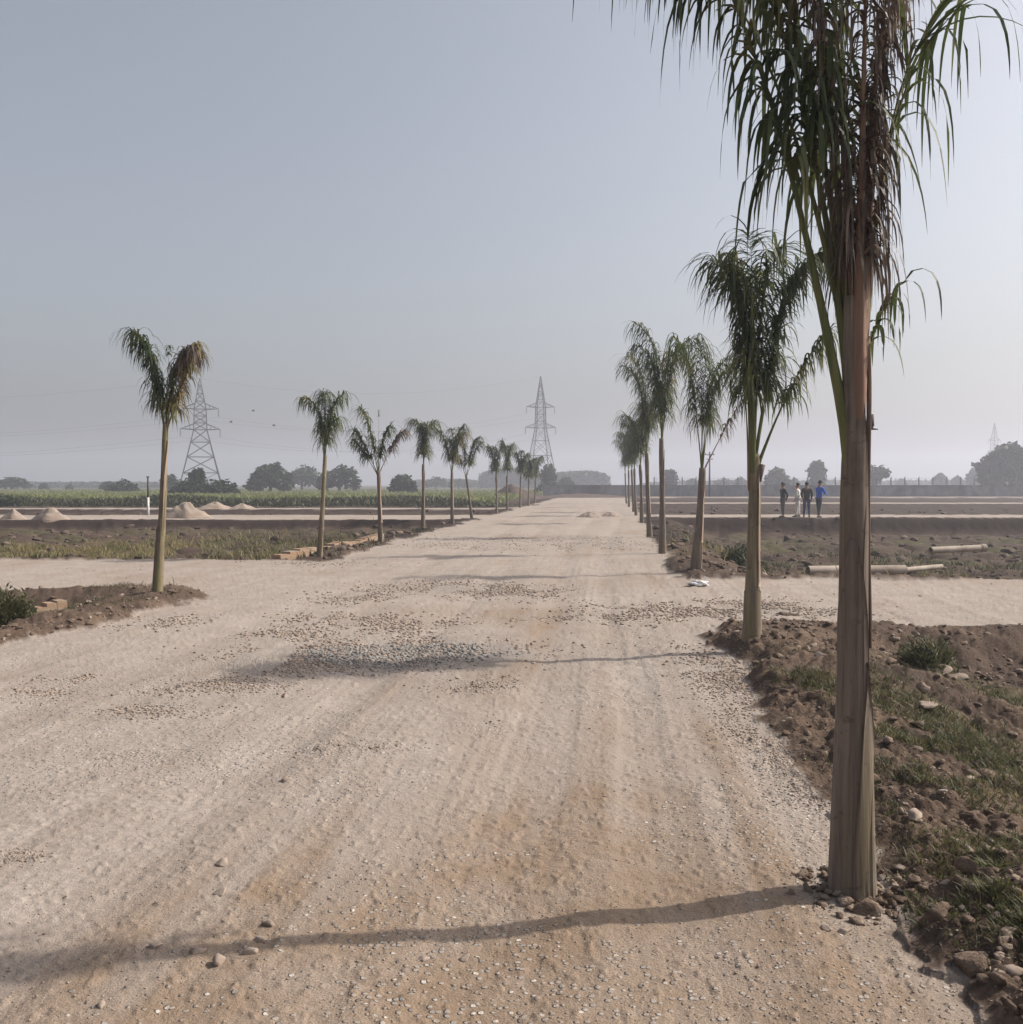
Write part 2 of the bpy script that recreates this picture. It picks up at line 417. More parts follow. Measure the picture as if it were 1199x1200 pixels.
GP = [(450, 765, 120, 14, 1.0), (530, 690, 90, 8, .9), (610, 694, 60, 7, .8), (690, 722, 60, 7, .9), (400, 725, 60, 8, .7),
      (240, 805, 90, 10, .7), (330, 780, 90, 10, .8), (80, 800, 40, 14, .8), (330, 745, 50, 8, .6), (420, 700, 50, 7, .6),
      (180, 835, 60, 8, .6), (380, 660, 60, 4, .6), (560, 805, 50, 8, .8), (180, 730, 45, 7, .7), (150, 890, 40, 8, .7),
      (420, 882, 60, 8, .6), (560, 860, 40, 12, .6), (800, 715, 90, 12, .6), (640, 632, 130, 4, .7), (560, 640, 90, 4, .6),
      (900, 715, 80, 10, .8), (860, 800, 40, 30, .7), (20, 1010, 30, 8, .5), (700, 640, 90, 6, .6), (480, 735, 60, 10, .6), (930, 900, 45, 70, .6)]
def gravel_density(X, Y):
    Ys = np.maximum(Y, .5)
    ix = 600 + X/Ys*FPX; iy = HORIZ + KK/Ys     # patches located on the road from their bearing and distance
    g = np.zeros_like(X)
    for (cx, cy, sx, sy, a) in GP:
        d = dep(cy); wx = px(cx, d); hx = sx/FPX*d; hy = abs(dep(cy-sy)-dep(cy+sy))/2
        g = np.maximum(g, a*np.exp(-(((X-wx)/hx)**2 + ((Y-d)/hy)**2)))
    n = fbm(X*3, Y*1.6, 3, 110)
    return np.clip(g*(.35+1.3*n) + np.clip(fbm(X*.5, Y*.5, 3, 115)-.45, 0, 1)*1.3, 0, 1)
build_ground()

# ------------------------------------------------------------------ stones
def ico(sub):
    import bmesh
    bm = bmesh.new(); bmesh.ops.create_icosphere(bm, subdivisions=sub, radius=1)
    V = np.array([v.co[:] for v in bm.verts]); F = np.array([[v.index for v in f.verts] for f in bm.faces]); bm.free()
    return V, F
ICO = {k: ico(k) for k in (1, 2, 3)}
def rock_verts(sub, rg, rough=.22):
    V, F = ICO[sub]; V = V.copy()
    ph = rg.uniform(0, 6.28, 9); k = rg.uniform(1.3, 3.2, (3, 3))
    n = sum(np.sin(V@k[i]+ph[i]) for i in range(3))/3
    n2 = np.abs(np.sin(V@(k[0]*2.3)+ph[4]))*np.abs(np.sin(V@(k[1]*2.1)+ph[5]))
    V = V*(1 + rough*n + rough*.6*n2)[:, None]
    for _ in range(8):                       # chipped flats
        d = rg.normal(size=3); d /= np.linalg.norm(d); c = rg.uniform(.40, .80)
        h = V@d; V = V - np.outer(np.clip(h-c, 0, None), d)*.9
    return V, F
def scatter(name, pts, size, mat, rg, sub=1, flat=.6, sink=.25, kinds=10, rough=.22):
    protos = [rock_verts(sub, rg, rough) for _ in range(kinds)]
    VV = []; FF = []; off = 0
    for kk in range(kinds):
        sel = np.arange(len(pts))[kk::kinds]
        if not len(sel): continue
        V, F = protos[kk]; n = len(sel); a = rg.uniform(0, 6.28, n); sz = size[sel]
        sc = np.column_stack([sz, sz*rg.uniform(.6, 1, n), sz*flat*rg.uniform(.7, 1.1, n)])
        P = V[None]*sc[:, None, :]
        x = P[..., 0]*np.cos(a)[:, None] - P[..., 1]*np.sin(a)[:, None]
        y = P[..., 0]*np.sin(a)[:, None] + P[..., 1]*np.cos(a)[:, None]
        W = np.stack([x, y, P[..., 2] + (sc[:, 2]*(1-2*sink))[:, None]*.6], -1) + pts[sel][:, None, :]
        VV.append(W.reshape(-1, 3)); FF.append((F[None] + (np.arange(n)*len(V))[:, None, None] + off).reshape(-1, 3)); off += n*len(V)
    return np_mesh(name, np.vstack(VV), np.vstack(FF), mat, None, False)

def ground_pts(x, y, want):
    z, road, main, soil, crop, u, dist, slope = terrain(x, y)
    return np.column_stack([x, y, z]), road, soil, dist, slope, crop
def sample(n, ymin, ymax, spread=.62):
    # equal numbers per ring of distance, so nearer ground is covered finer
    y = 1/rng.uniform(1/ymax, 1/ymin, n)
    x = rng.uniform(-spread, spread, n)*y
    return x, y
# gravel in patches
gx = []; gy = []
for (cx, cy, sx, sy, a_) in GP:
    d_ = dep(cy); nn = int(sx*sy*3.1416*a_*(.55 if cy > 800 else .9)); hx_ = sx/FPX*d_; hy_ = abs(dep(cy-sy)-dep(cy+sy))/2
    gx.append(px(cx, d_) + rng.normal(0, .62, nn)*hx_); gy.append(d_ + rng.normal(0, .62, nn)*hy_)
x, y = sample(16000, 2.9, 60); x = np.concatenate(gx+[x]); y = np.concatenate(gy+[y])
g = gravel_density(x, y); P, road, soil, dist, slope, crop = ground_pts(x, y, 0)
nn_ = fbm(x*2.2+3, y*1.4, 3, 777)
keep = road & (rng.uniform(0, 1, len(x)) < sst(.36, .56, nn_)*np.where(np.arange(len(x)) < len(x)-16000, 1.0, .07))
P1 = P[keep]; sz = .0085 + .016*rng.uniform(0, 1, len(P1))**2.2 * np.clip(P1[:, 1]/7, .35, 1.3); sz *= np.clip(P1[:, 1]/8, .7, 1.35)
isg = (((P1[:, 0]+.95)/1.0)**2 + ((P1[:, 1]-9.15)/.6)**2 < 1.1) & (rng.uniform(0, 1, len(P1)) < .5)
tag(scatter('blue_gravel', P1[isg], sz[isg]*1.1, M['stone_grey'], rng, 1, .6, .35), 'patch of dark blue grey gravel in the middle of the road', 'gravel', None, 'stuff')
gr = scatter('gravel', P1[~isg], sz[~isg]*.9, M['stone'], rng, 1, .6, .42, 14, .3)
tag(gr, 'loose grey and tan gravel lying in patches on the dusty road', 'gravel', None, 'stuff')
# loose crumbs over the near road
x, y = sample(26000, 2.2, 14)
P, road, soil, dist, slope, crop = ground_pts(x, y, 0)
keep = road & (rng.uniform(0, 1, len(x)) < .12 + .5*sst(1.2, 0, -dist))
P1 = P[keep]; sz = rng.uniform(.002, .007, len(P1))
tag(scatter('road_grit', P1, sz, M['stone'], rng, 1, .6), 'fine grit and crumbs strewn over the near road surface', 'grit', None, 'stuff')
# clods of dug soil along verges and in the plots
x, y = sample(30000, 2.2, 45, .75)
P, road, soil, dist, slope, crop = ground_pts(x, y, 0)
pr = np.where(dist < 2.0, .55, .16)*sst(0, .2, dist)
keep = (~road) & (rng.uniform(0, 1, len(x)) < pr)
P1 = P[keep]; sz = .006 + .040*rng.uniform(0, 1, len(P1))**5.0 * np.where(P1[:, 1] < 5, .7, 1.3)
tag(scatter('soil_clods', P1, sz, M['clod'], rng, 2, .7, .35, 16, .42), 'brown clods and crumbs of dug soil along the verges', 'soil clods', None, 'stuff')

x, y = sample(16000, 8.5, 19, .62)
P, road, soil, dist, slope, crop = ground_pts(x, y, 0)
keep = (~road) & (dist > .03) & (rng.uniform(0, 1, len(x)) < .75*fbm(x*1.5, y*1.5, 3, 620) + .2)
P1 = P[keep]; sz = .008 + .048*rng.uniform(0, 1, len(P1))**4.5
tag(scatter('verge_clods', P1, sz, M['clod'], rng, 2, .65, .35, 16, .5), 'broken brown clods on the soil mounds beside the side tracks', 'soil clods', None, 'stuff')
x, y = sample(9000, 2.6, 30, .75)
P, road, soil, dist, slope, crop = ground_pts(x, y, 0)
keep = (~road) & (dist > .1) & (rng.uniform(0, 1, len(x)) < .5*sst(.42, .6, fbm(x*1.2, y*1.2, 3, 610)) + .25*sst(.8, .2, dist)*(x > 0))
P1 = P[keep]; sz = .006 + .035*rng.uniform(0, 1, len(P1))**4
tag(scatter('rubble', P1, sz, M['stone'], rng, 2, .5, .45, 16, .6), 'dry pale rubble and chips strewn over the dug soil', 'rubble', None, 'stuff')
x, y = sample(16000, 17, 75, .62)
P, road, soil, dist, slope, crop = ground_pts(x, y, 0)
keep = (~road) & (dist > .25) & (crop < .5) & (rng.uniform(0, 1, len(x)) < .25 + 1.2*(fbm(x*.5, y*.4, 3, 640)-.35))
P1 = P[keep]; sz = .03 + .16*rng.uniform(0, 1, len(P1))**3.5*np.clip(P1[:, 1]/30, .6, 1.3)
tag(scatter('plot_clods', P1, sz, M['clod_dark'], rng, 2, .6, .35, 16, .45), 'dark clods and broken earth across the sunken plots', 'soil clods', None, 'stuff')
# single stones one can point at
def stone(xp, yp, w, label, mat='stone', flat=.6, name='stone', group=None):
    d = dep(yp); X = px(xp, d); rg = np.random.default_rng(int(xp*7+yp))
    if d > 0: d2 = d
    V, F = rock_verts(3, rg, .34); V = V*(1+.05*np.sin(V@np.array([13, 9, 11]))*np.sin(V@np.array([-7, 15, 8])))[:, None]; r = w/2/FPX*d
    V = V*np.array([r, r*.8, r*flat])
    o = np_mesh(name, V, F, M[mat], None, False)
    o.location = (X, d, hgt(X, d, True) + r*flat*.25); o.rotation_euler = (0, 0, rg.uniform(0, 3))
    return tag(o, label, 'stone', group)
G1 = 'stones loose on the road by the shadow'
stone(178, 1118, 18, 'small stone on the left end of the trunk shadow', group=G1)
stone(227, 1124, 20, 'grey stone just below the trunk shadow, second from the left', group=G1)
stone(251, 1137, 24, 'smooth flat stone standing free below the trunk shadow', group=G1)
stone(290, 1125, 20, 'dark squat stone touching the lower edge of the trunk shadow', group=G1)
stone(310, 1090, 20, 'brown stone just above the trunk shadow', group=G1)
stone(300, 1108, 18, 'pale stone in the middle of the trunk shadow', group=G1)
stone(113, 1188, 16, 'small stone near the bottom left corner of the road', group=G1)
stone(255, 1053, 18, 'rounded stone standing alone above the trunk shadow', group=G1)
stone(256, 1018, 18, 'flat brown stone uphill of the rounded lone stone', group=G1)
stone(545, 1122, 18, 'dark brown stone on the brown patch of road below the shadow', group=G1)
stone(495, 1127, 14, 'pale pebble left of the dark stone on the brown patch', group=G1)
stone(332, 918, 16, 'flat dark stone alone in the left middle of the road', group=G1)
stone(435, 880, 12, 'dark stone at the end of the short gravel streak in mid road', group=G1)
stone(333, 818, 12, 'dark clod alone left of centre on the dusty road', group=G1)
G2 = 'rocks in the soil of the right verge'
stone(1103, 1102, 46, 'largest rounded rock in the verge soil right of the nearest palm', 'clod', .75, 'rock', G2)
stone(1140, 1150, 50, 'broad brown rock at the lower end of the right verge', 'clod', .6, 'rock', G2)
stone(1147, 1065, 34, 'rock beside the green weed in the right verge', 'clod', .7, 'rock', G2)
stone(1147, 972, 24, 'rounded rock in the upper part of the near verge', 'clod', .7, 'rock', G2)
stone(1078, 985, 26, 'pale rock in the soil just right of the nearest palm foot', 'stone', .6, 'rock', G2)
stone(975, 1098, 16, 'pale chip of stone at the road edge below the nearest palm', 'stone', .5, 'rock', G2)
stone(995, 1100, 22, 'flat pale stone beside the chip below the nearest palm', 'stone', .4, 'rock', G2)
stone(911, 765, 18, 'brown rock on the ground just right of the second palm foot', 'clod', .7, 'rock', G2)
stone(964, 790, 16, 'pale stone in the soil between the two nearest palms', 'stone', .6, 'rock', G2)
stone(925, 722, 30, 'dark flat clod on the side track behind the second palm', 'clod', .25, 'rock', G2)
stone(1095, 768, 46, 'pale rubble lump at the foot of the green bush', 'stone', .45, 'rock', G2)
stone(1125, 770, 26, 'smaller pale lump right of the rubble by the green bush', 'stone', .5, 'rock', G2)
stone(1090, 832, 30, 'flat pale stone in the middle of the weedy plot', 'stone', .3, 'rock', G2)
stone(1018, 1075, 44, 'rock half buried right under the nearest palm foot', 'clod', .5, 'rock', G2)

# ------------------------------------------------------------------ palms
def frame(t):
    s = t.cross(Vector((0, 0, 1)))
    if s.length < 1e-3: s = Vector((1, 0, 0))
    s.normalize(); return s, s.cross(t).normalized()
def frond(root, z0, az, tilt, L, bend, power=2.2, leaf=.55, mat='leaf', dens=46, start=.28, base=(0, 0), width=.017,
          rpet=.016, spread=.6, seg=5, rg=None, hang=1.0, label=None, petm=None, kink=None):
    """az: compass of the lean seen from above, 0 = picture right, 180 = left"""
    rg = rg or random
    a = R(az); hd = Vector((math.cos(a), math.sin(a), 0)); n = 22
    P = []; p = Vector((base[0], base[1], z0)); T = []
    sway = rg.uniform(-.12, .12)
    for i in range(n+1):
        s = i/n; th = R(tilt*min(1, .2+s/.2) + bend*s**power)
        if kink and s > kink[0]: th = R(kink[1])
        sd = Vector((-hd.y, hd.x, 0))
        t = (hd*math.sin(th) + Vector((0, 0, math.cos(th))) + sd*sway*s).normalized()
        P.append(p.copy()); T.append(t); p = p + t*(L/n)
    pm = petm or ('petiole_brown' if mat == 'leaf_brown' else 'petiole')
    mb = MB(); mb.tube(P, [rpet*(1.2*(1-i/n)**3 + .75*(1-i/n) + .10)*(.35 if i == 0 else .8 if i == 1 else 1) for i in range(n+1)], 7, True, .7)
    fr = mb.build('frond', M[pm], root, True)
    if label: fr['label'] = label
    V = []; F = []
    for side in (-1, 1):
        for k in range(dens):
            s = start + (1-start)*(k + rg.random()*.8)/dens
            if s >= .995: s = .995
            f = s*n; i = min(int(f), n-1); q = P[i].lerp(P[i+1], f-i); t = T[i]
            sv, uv = frame(t)
            sv = sv*side
            env = math.sin(math.pi*min(1, .18 + .82*(1 - abs((s-start)/(1-start)-.45)*1.15)))
            l = leaf*(.55 + .5*env)*rg.uniform(.6, 1.15)
            d = (sv*spread*rg.uniform(.4, 1.3) + t*.42*rg.uniform(.3, 1.4) + uv*rg.uniform(-.3, .35)).normalized()
            w = width*rg.uniform(.7, 1.2)
            g = hang*rg.uniform(.6, 1.5)
            b = len(V); m = seg
            wig = Vector((rg.uniform(-1, 1), rg.uniform(-1, 1), 0))*.10
            kk = rg.randint(2, m) if rg.random() < .12 else 99
            for j in range(m+1):
                wv = d.cross(Vector((0, 0, 1)))
                if wv.length < .05: wv = Vector((hd.y, -hd.x, 0)) + wig
                wv = (wv.normalized() + Vector((wig.y, -wig.x, 0))*3).normalized()
                ww = w*(1.0 - (j/m)**1.7)*(.55 if j == 0 else 1) + .0008
                V.append(q + wv*ww/2); V.append(q - wv*ww/2)
                q = q + d*(l/m)
                if j == kk: d = Vector((wig.x*4, wig.y*4, -1)).normalized()
                d = (d + Vector((0, 0, -1))*g*(.42 if j < 2 else .55) + wig*.35).normalized()
            for j in range(m): F.append((b+2*j, b+2*j+1, b+2*j+3, b+2*j+2))
    if V: obj('leaflets', V, F, M[mat], fr)
    return fr
def trunk_mesh(root, prof, lean, mat, name='trunk', n=20, seed=0, ridge=.035, yaw=0):
    """prof: list of (z, radius)"""
    rg = np.random.default_rng(seed); V = []; F = []
    zs = [p[0] for p in prof]; rs = [p[1] for p in prof]
    Z = np.linspace(zs[0], zs[-1], 46); rad = np.interp(Z, zs, rs)
    ph = rg.uniform(0, 6.28, 4)
    for i, zz in enumerate(Z):
        cx = lean[0]*zz + .012*math.sin(zz*1.7+ph[0]); cy = lean[1]*zz + .012*math.sin(zz*1.3+ph[1])
        rr = rad[i]*(1 + .02*math.sin(zz*9+ph[2]))
        for k in range(n):
            w = 2*math.pi*k/n
            r = rr*(1 + ridge*math.sin(3*w+ph[3]+zz*.8) + ridge*.6*math.sin(7*w+zz*1.6+ph[0]))
            V.append((cx+r*math.cos(w), cy+r*math.sin(w), zz))
    for i in range(len(Z)-1):
        for k in range(n):
            k2 = (k+1) % n; F.append((i*n+k, i*n+k2, (i+1)*n+k2, (i+1)*n+k))
    F.append(tuple((len(Z)-1)*n+k for k in range(n)))
    return obj(name, V, F, M[mat], root, True)
def sheath(root, prof, lean, z0, z1, a0, a1, skew, mat, gap=.006, seed=1, taper=.35):
    """a shell of old leaf base wrapped part way round the trunk"""
    rg = np.random.default_rng(seed); ph = rg.uniform(0, 6.28, 3)
    zs = [p[0] for p in prof]; rs = [p[1] for p in prof]; nz = 26; na = 14; V = []; F = []
    for lay in (0, 1):
        for i in range(nz+1):
            s = i/nz; zz = z0 + (z1-z0)*s
            r0 = np.interp(zz, zs, rs)
            sh = max(0, (s-(1-taper))/taper)
            b0 = a0 + skew*s*.35 + (a1-a0)*.46*sh**1.5; b1 = a1 + skew*s - (a1-a0)*.46*sh**1.5
            for k in range(na+1):
                w = R(b0 + (b1-b0)*k/na + 2.5*math.sin(zz*8+ph[0]))
                edge = (abs(k/na-.5)*2)**6
                r = r0*1.055 + gap*(1 + .8*edge + .3*math.sin(zz*6+ph[1])) + lay*(-.005)
                V.append((lean[0]*zz + r*math.cos(w) + .012*math.sin(zz*1.7)*0, lean[1]*zz + r*math.sin(w), zz))
    o = (nz+1)*(na+1)
    for i in range(nz):
        for k in range(na):
            q = i*(na+1)+k
            F.append((q, q+1, q+na+2, q+na+1)); F.append((o+q, o+q+na+1, o+q+na+2, o+q+1))
    for i in range(nz):
        for k in (0, na):
            q = i*(na+1)+k; F.append((q, q+na+1, o+q+na+1, o+q))
    for k in range(na):
        for i in (0, nz):
            q = i*(na+1)+k; F.append((q, q+1, o+q+1, o+q))
    return obj('leaf_sheath', V, F, M[mat], root, True)

def palm(xb, yb, d=None):
    d = d or dep(yb); X = px(xb, d)
    return X, d, hgt(X, d)
def mk_root(X, d, label, group):
    z = hgt(X, d) - .03
    return empty('palm_tree', (X, d, z), 0, label, 'palm tree', group)
GR = 'palms planted along the right edge of the road'
GL = 'palms planted along the left edge of the road'
def hz(root, ypix, d): return zat(ypix, d) - root.location.z

# --- nearest palm
rg = random.Random(11)
X, d = px(1004, 3.79), 3.79
t = mk_root(X, d, 'nearest palm with thick brown sheathed trunk and dead brown leaves, cut by picture top', GR)
pf = [(0, .092), (.05, .080), (.3, .068), (.6, .058), (.9, .051), (1.4, .045), (1.75, .042), (2.1, .040), (2.35, .036)]
trunk_mesh(t, pf, (-.004, 0), 'trunk', n=36, seed=3)
sheath(t, pf, (-.004, 0), 0.0, 1.42, 150, 305, 25, 'sheath', .006, 1)
sheath(t, pf, (-.004, 0), 0.0, 1.95, -75, 45, 10, 'sheath', .004, 2)
sheath(t, pf, (-.004, 0), 1.1, 2.3, 170, 350, -30, 'sheath', .005, 4, .8)
sheath(t, pf, (-.004, 0), 0.0, .95, 255, 400, -30, 'sheath', .009, 5, .85)
sheath(t, pf, (-.004, 0), 1.0, 2.2, -28, 20, 5, 'sheath_sunlit', .008, 6)  # right side strip, sunlight put into its colour
k = MB(); k.tube([(.036, -.01, 1.83), (.050, -.012, 1.86), (.052, -.012, 1.90)], [.009, .013, .008], 8); k.tube([(.042, -.01, 1.845), (.076, -.015, 1.842)], [.006, .002], 6)
k.build('leaf_stub', M['blackp'], t, True)
N = dict(seg=8, rg=rg)
frond(t, 1.48, 176, 11.5, 2.75, 30, 3.0, .58, 'leaf_dark', 58, .48, (-.018, -.014), .020, .016, **N, spread=.34, hang=1.4, label='long green frond leaning left')
frond(t, 1.75, 172, 8, 2.5, 40, 3.2, .56, 'leaf_dark', 64, .42, (-.02, .0), .020, .014, **N, hang=1.5, spread=.34)
frond(t, 1.9, 165, 5, 2.5, 60, 5, .56, 'leaf', 58, .40, (-.02, .01), .020, .013, **N, hang=1.5, spread=.34)
frond(t, 1.9, 182, 12.5, 2.2, 40, 2.6, .60, 'leaf_dark', 26, .80, (-.02, .01), .020, .011, **N, hang=1.6, spread=.3)
frond(t, 1.9, 150, 8, 2.4, 50, 4, .56, 'leaf', 50, .42, (-.01, .02), .020, .013, **N, hang=1.5, spread=.36)
frond(t, 1.8, 225, 1.8, 2.4, 15, 4, .38, 'leaf_brown', 102, .27, (-.005, -.035), .014, .018, **N, hang=1.9, spread=.34, label='upright dead frond with dry brown leaflets')
frond(t, 1.9, 20, 3.0, 2.2, 35, 4, .36, 'leaf_brown', 110, .27, (.015, 0), .013, .014, **N, hang=2.2, spread=.30, label='second dead brown frond hanging close to the trunk')
frond(t, 1.9, 330, 1.5, 2.1, 35, 4, .36, 'leaf_brown', 102, .27, (.01, -.01), .013, .013, **N, hang=2.2, spread=.30)
frond(t, 1.9, 150, 2.0, 2.0, 35, 3, .44, 'leaf_brown', 93, .27, (-.01, .01), .013, .013, **N, hang=2.2, spread=.34)
frond(t, 1.95, 4, 6.5, 1.75, 55, 4, .64, 'leaf', 15, .74, (.015, .01), .016, .011, **N, hang=.36, spread=.5)
frond(t, 1.95, 12, 5.0, 1.7, 60, 3.5, .66, 'leaf', 12, .6, (.02, .01), .018, .012, **N, hang=1.5, spread=.9)
frond(t, 1.9, 110, 4, 2.5, 40, 4, .56, 'leaf_dark', 46, .42, (0, .02), .02, .014, **N)
frond(t, 1.9, 25, 6, .62, 50, 1.6, .30, 'leaf', 9, .45, (.02, .02), .018, .007, **N, hang=1.6)

nn = 260; aa = rng.uniform(0, 6.28, nn); q_ = .085 + .20*rng.uniform(0, 1, nn)**1.6
x_ = X + q_*np.cos(aa); y_ = d + q_*np.sin(aa); P_, *_r = ground_pts(x_, y_, 0)
P_[:, 2] += .02*np.clip(.2-q_, 0, 1)/.2
tag(scatter('soil_crumbs', P_, .006 + .022*rng.uniform(0, 1, nn)**2.5, M['clod'], rng, 2, .7, .3, 12, .5), 'crumbs of brown soil packed round the foot of the nearest palm', 'soil crumbs', None, 'stuff')
# --- second palm
rg = random.Random(21)
X, d = px(883, 9.25), 9.25
t = mk_root(X, d, 'second palm from the camera on the right, green ringed trunk and round bushy crown', GR)
pf = [(0, .092), (.2, .078), (.45, .070), (.9, .061), (1.3, .058), (1.6, .050), (1.8, .04)]
trunk_mesh(t, pf, (.004, 0), 'trunk_green', n=24, seed=5)
sheath(t, pf, (.004, 0), .0, .55, 120, 360, 20, 'sheath', .004, 7, .2)
sheath(t, pf, (.004, 0), .55, 1.72, -60, 50, 10, 'sheath_sunlit', .003, 8, .1)
k = MB(); k.tube([(.05, -.01, 1.54), (.085, -.015, 1.70)], [.025, .028], 8); k.build('leaf_stub', M['sheath'], t, True)
N = dict(seg=6, rg=rg)
frond(t, 1.45, 5, 20, 1.7, 20, 2, .42, 'leaf', 70, .50, (.01, 0), .020, .013, **N, hang=1.5, label='low frond leaning right with yellowing leaflets')
frond(t, 1.45, 178, .5, 2.2, 48, 8, .52, 'leaf', 96, .40, (-.02, 0), .026, .012, **N)
frond(t, 1.5, 250, 3, 2.4, 80, 6, .50, 'leaf_dark', 90, .36, (0, -.02), .026, .012, **N)
frond(t, 1.5, 345, 8, 2.4, 80, 6, .52, 'leaf_dark', 96, .36, (.01, 0), .026, .012, **N)
frond(t, 1.5, 80, 4, 2.4, 90, 5, .5, 'leaf', 80, .36, (0, .02), .025, .012, **N)
frond(t, 1.5, 10, 10, 2.4, 70, 6, .5, 'leaf_dark', 76, .42, (.01, .01), .025, .012, **N)
frond(t, 1.5, 190, 2.5, 2.2, 75, 7, .5, 'leaf_dark', 76, .46, (-.02, 0), .025, .011, **N)
frond(t, 1.5, 300, 2.5, 2.3, 75, 7, .58, 'leaf', 96, .36, (.0, -.01), .026, .012, **N, hang=1.3, spread=.5)
frond(t, 1.5, 215, 1.5, 2.2, 75, 6, .58, 'leaf_dark', 96, .38, (-.01, -.01), .026, .012, **N, hang=1.3, spread=.5)
frond(t, 1.45, 185, 2.0, 1.5, 10, 3, .24, 'leaf_brown', 20, .6, (-.04, 0), .012, .009, **N, hang=2, label='thin dry frond standing upright on the left')

# --- generic palm from measured picture rows and columns
def gen_palm(xb, yb, xf, yf, label, group, fronds, rb=.085, rt=.045, green=False, seed=0, sh=True, leafd=34, bare=None, wid=.024):
    rb *= .80; rt *= .80
    rg = random.Random(seed); d = dep(yb); X = px(xb, d)
    t = mk_root(X, d, label, group)
    H = hz(t, yf, d); lean = (px(xf, d)-X)/H
    pf = [(0, rb*1.08), (.25, rb), (H*.35, rb*.80), (H*.7, rb*.66), (H*.93, rt*1.15), (H+.12, rt)]
    trunk_mesh(t, pf, (lean, 0), 'trunk_green' if green else 'trunk', n=16, seed=seed)
    if sh and d < 45:
        sheath(t, pf, (lean, 0), 0, H*.42, 130, 300, 20, 'sheath', .003, seed)
        sheath(t, pf, (lean, 0), H*.3, H*.95, -60, 40, 10, 'sheath_sunlit' if seed % 2 else 'sheath', .003, seed+1)
    for (az, tilt, L, bend, pw, leaf, mat, st, dn) in fronds:
        kw = {}
        if isinstance(pw, tuple): kw['kink'] = pw[1]; pw = pw[0]
        frond(t, H-.15, az, tilt*(.72 if tilt < 20 else .9), L*(.95 if tilt < 20 else 1), bend*.78, pw+2.6, leaf, mat, int(leafd*dn*2.2), min(st+.06, .9), (lean*H, 0), wid*.95, .0100, seg=5 if d < 25 else 4, rg=rg, hang=1.9 if mat != B else 2.0, spread=.36, **kw)
    return t
B, G, D, Y_ = 'leaf_brown', 'leaf', 'leaf_dark', 'leaf_yellow'
gen_palm(817, 672, 823, 556, 'third palm on the right, with one bare brown frond sticking out to its right', GR,
    [(180, 8, 2.8, 50, 3, .62, G, .42, 1.2), (0, 30, 1.9, 40, 2, .42, B, .40, .6), (260, 3, 2.7, 90, 3.5, .6, D, .33, 1.3),
     (10, 6, 2.5, 95, 3, .6, G, .36, 1.2), (100, 4, 2.6, 80, 3, .6, G, .36, 1.0), (330, 9, 2.2, 80, 3, .6, G, .4, 1)], .122, .072, False, 31)
gen_palm(777, 649, 776, 520, 'fourth palm on the right, tall, its crown arching over to both sides', GR,
    [(175, 6, 2.7, 95, 2.8, .65, D, .3, 1.2), (355, 9, 3.0, 120, 2.8, .7, G, .3, 1.2), (200, 4, 3.2, 100, 3, .7, D, .25, 1.2),
     (300, 5, 2.5, 100, 2.6, .7, G, .2, 1.2), (60, 6, 2.6, 100, 2.6, .7, Y_, .25, .8), (120, 8, 2.4, 90, 2, .7, D, .25, 1)], .095, .06, False, 32, wid=.03)
gen_palm(762, 629, 758, 535, 'fifth palm on the right, leaning its crown left over the road', GR,
    [(180, 6, 3.2, 90, 2.6, .75, D, .25, 1.2), (190, 4, 3.5, 95, 3, .75, G, .25, 1.2), (0, 8, 2.7, 100, 2.5, .75, D, .25, 1.2),
     (270, 6, 3.2, 100, 2.6, .75, G, .25, 1), (90, 6, 3, 100, 2.6, .75, D, .25, 1)], .10, .07, False, 33, wid=.034)
rows = [(753, 613, 751, 548, 'sixth palm on the right, slim pale trunk with dense drooping crown', 34, 3.0),
        (746, 604, 744, 552, 'seventh palm on the right, crown merging with its neighbours', 35, 2.9),
        (743, 600, 741, 553, 'eighth palm on the right, short dark crown', 36, 2.7),
        (738, 594, 737, 553, 'ninth palm on the right, low bushy crown standing left of the row', 37, 3.0),
        (735, 590, 733, 556, 'tenth palm on the right, farthest of the row near the end of the road', 38, 3.4)]
for (xb, yb, xf, yf, lab, sd, L) in rows:
    r_ = random.Random(sd*3)
    fl = [(r_.uniform(150, 210), r_.uniform(5, 14), L*r_.uniform(.85, 1.05), 105, 2.6, .8, D, .22, 1.1),
          (r_.uniform(-30, 30), r_.uniform(5, 12), L*r_.uniform(.8, 1), 105, 2.6, .8, G, .22, 1.1),
          (270, 4, L, 95, 2.8, .8, D, .22, 1.1), (90, 5, L, 90, 2.8, .8, G, .22, 1.0), (220, 14, L*.8, 70, 2, .8, D, .25, 1.0)]
    gen_palm(xb, yb, xf, yf, lab, GR, fl, .10, .07, False, sd, wid=.045)

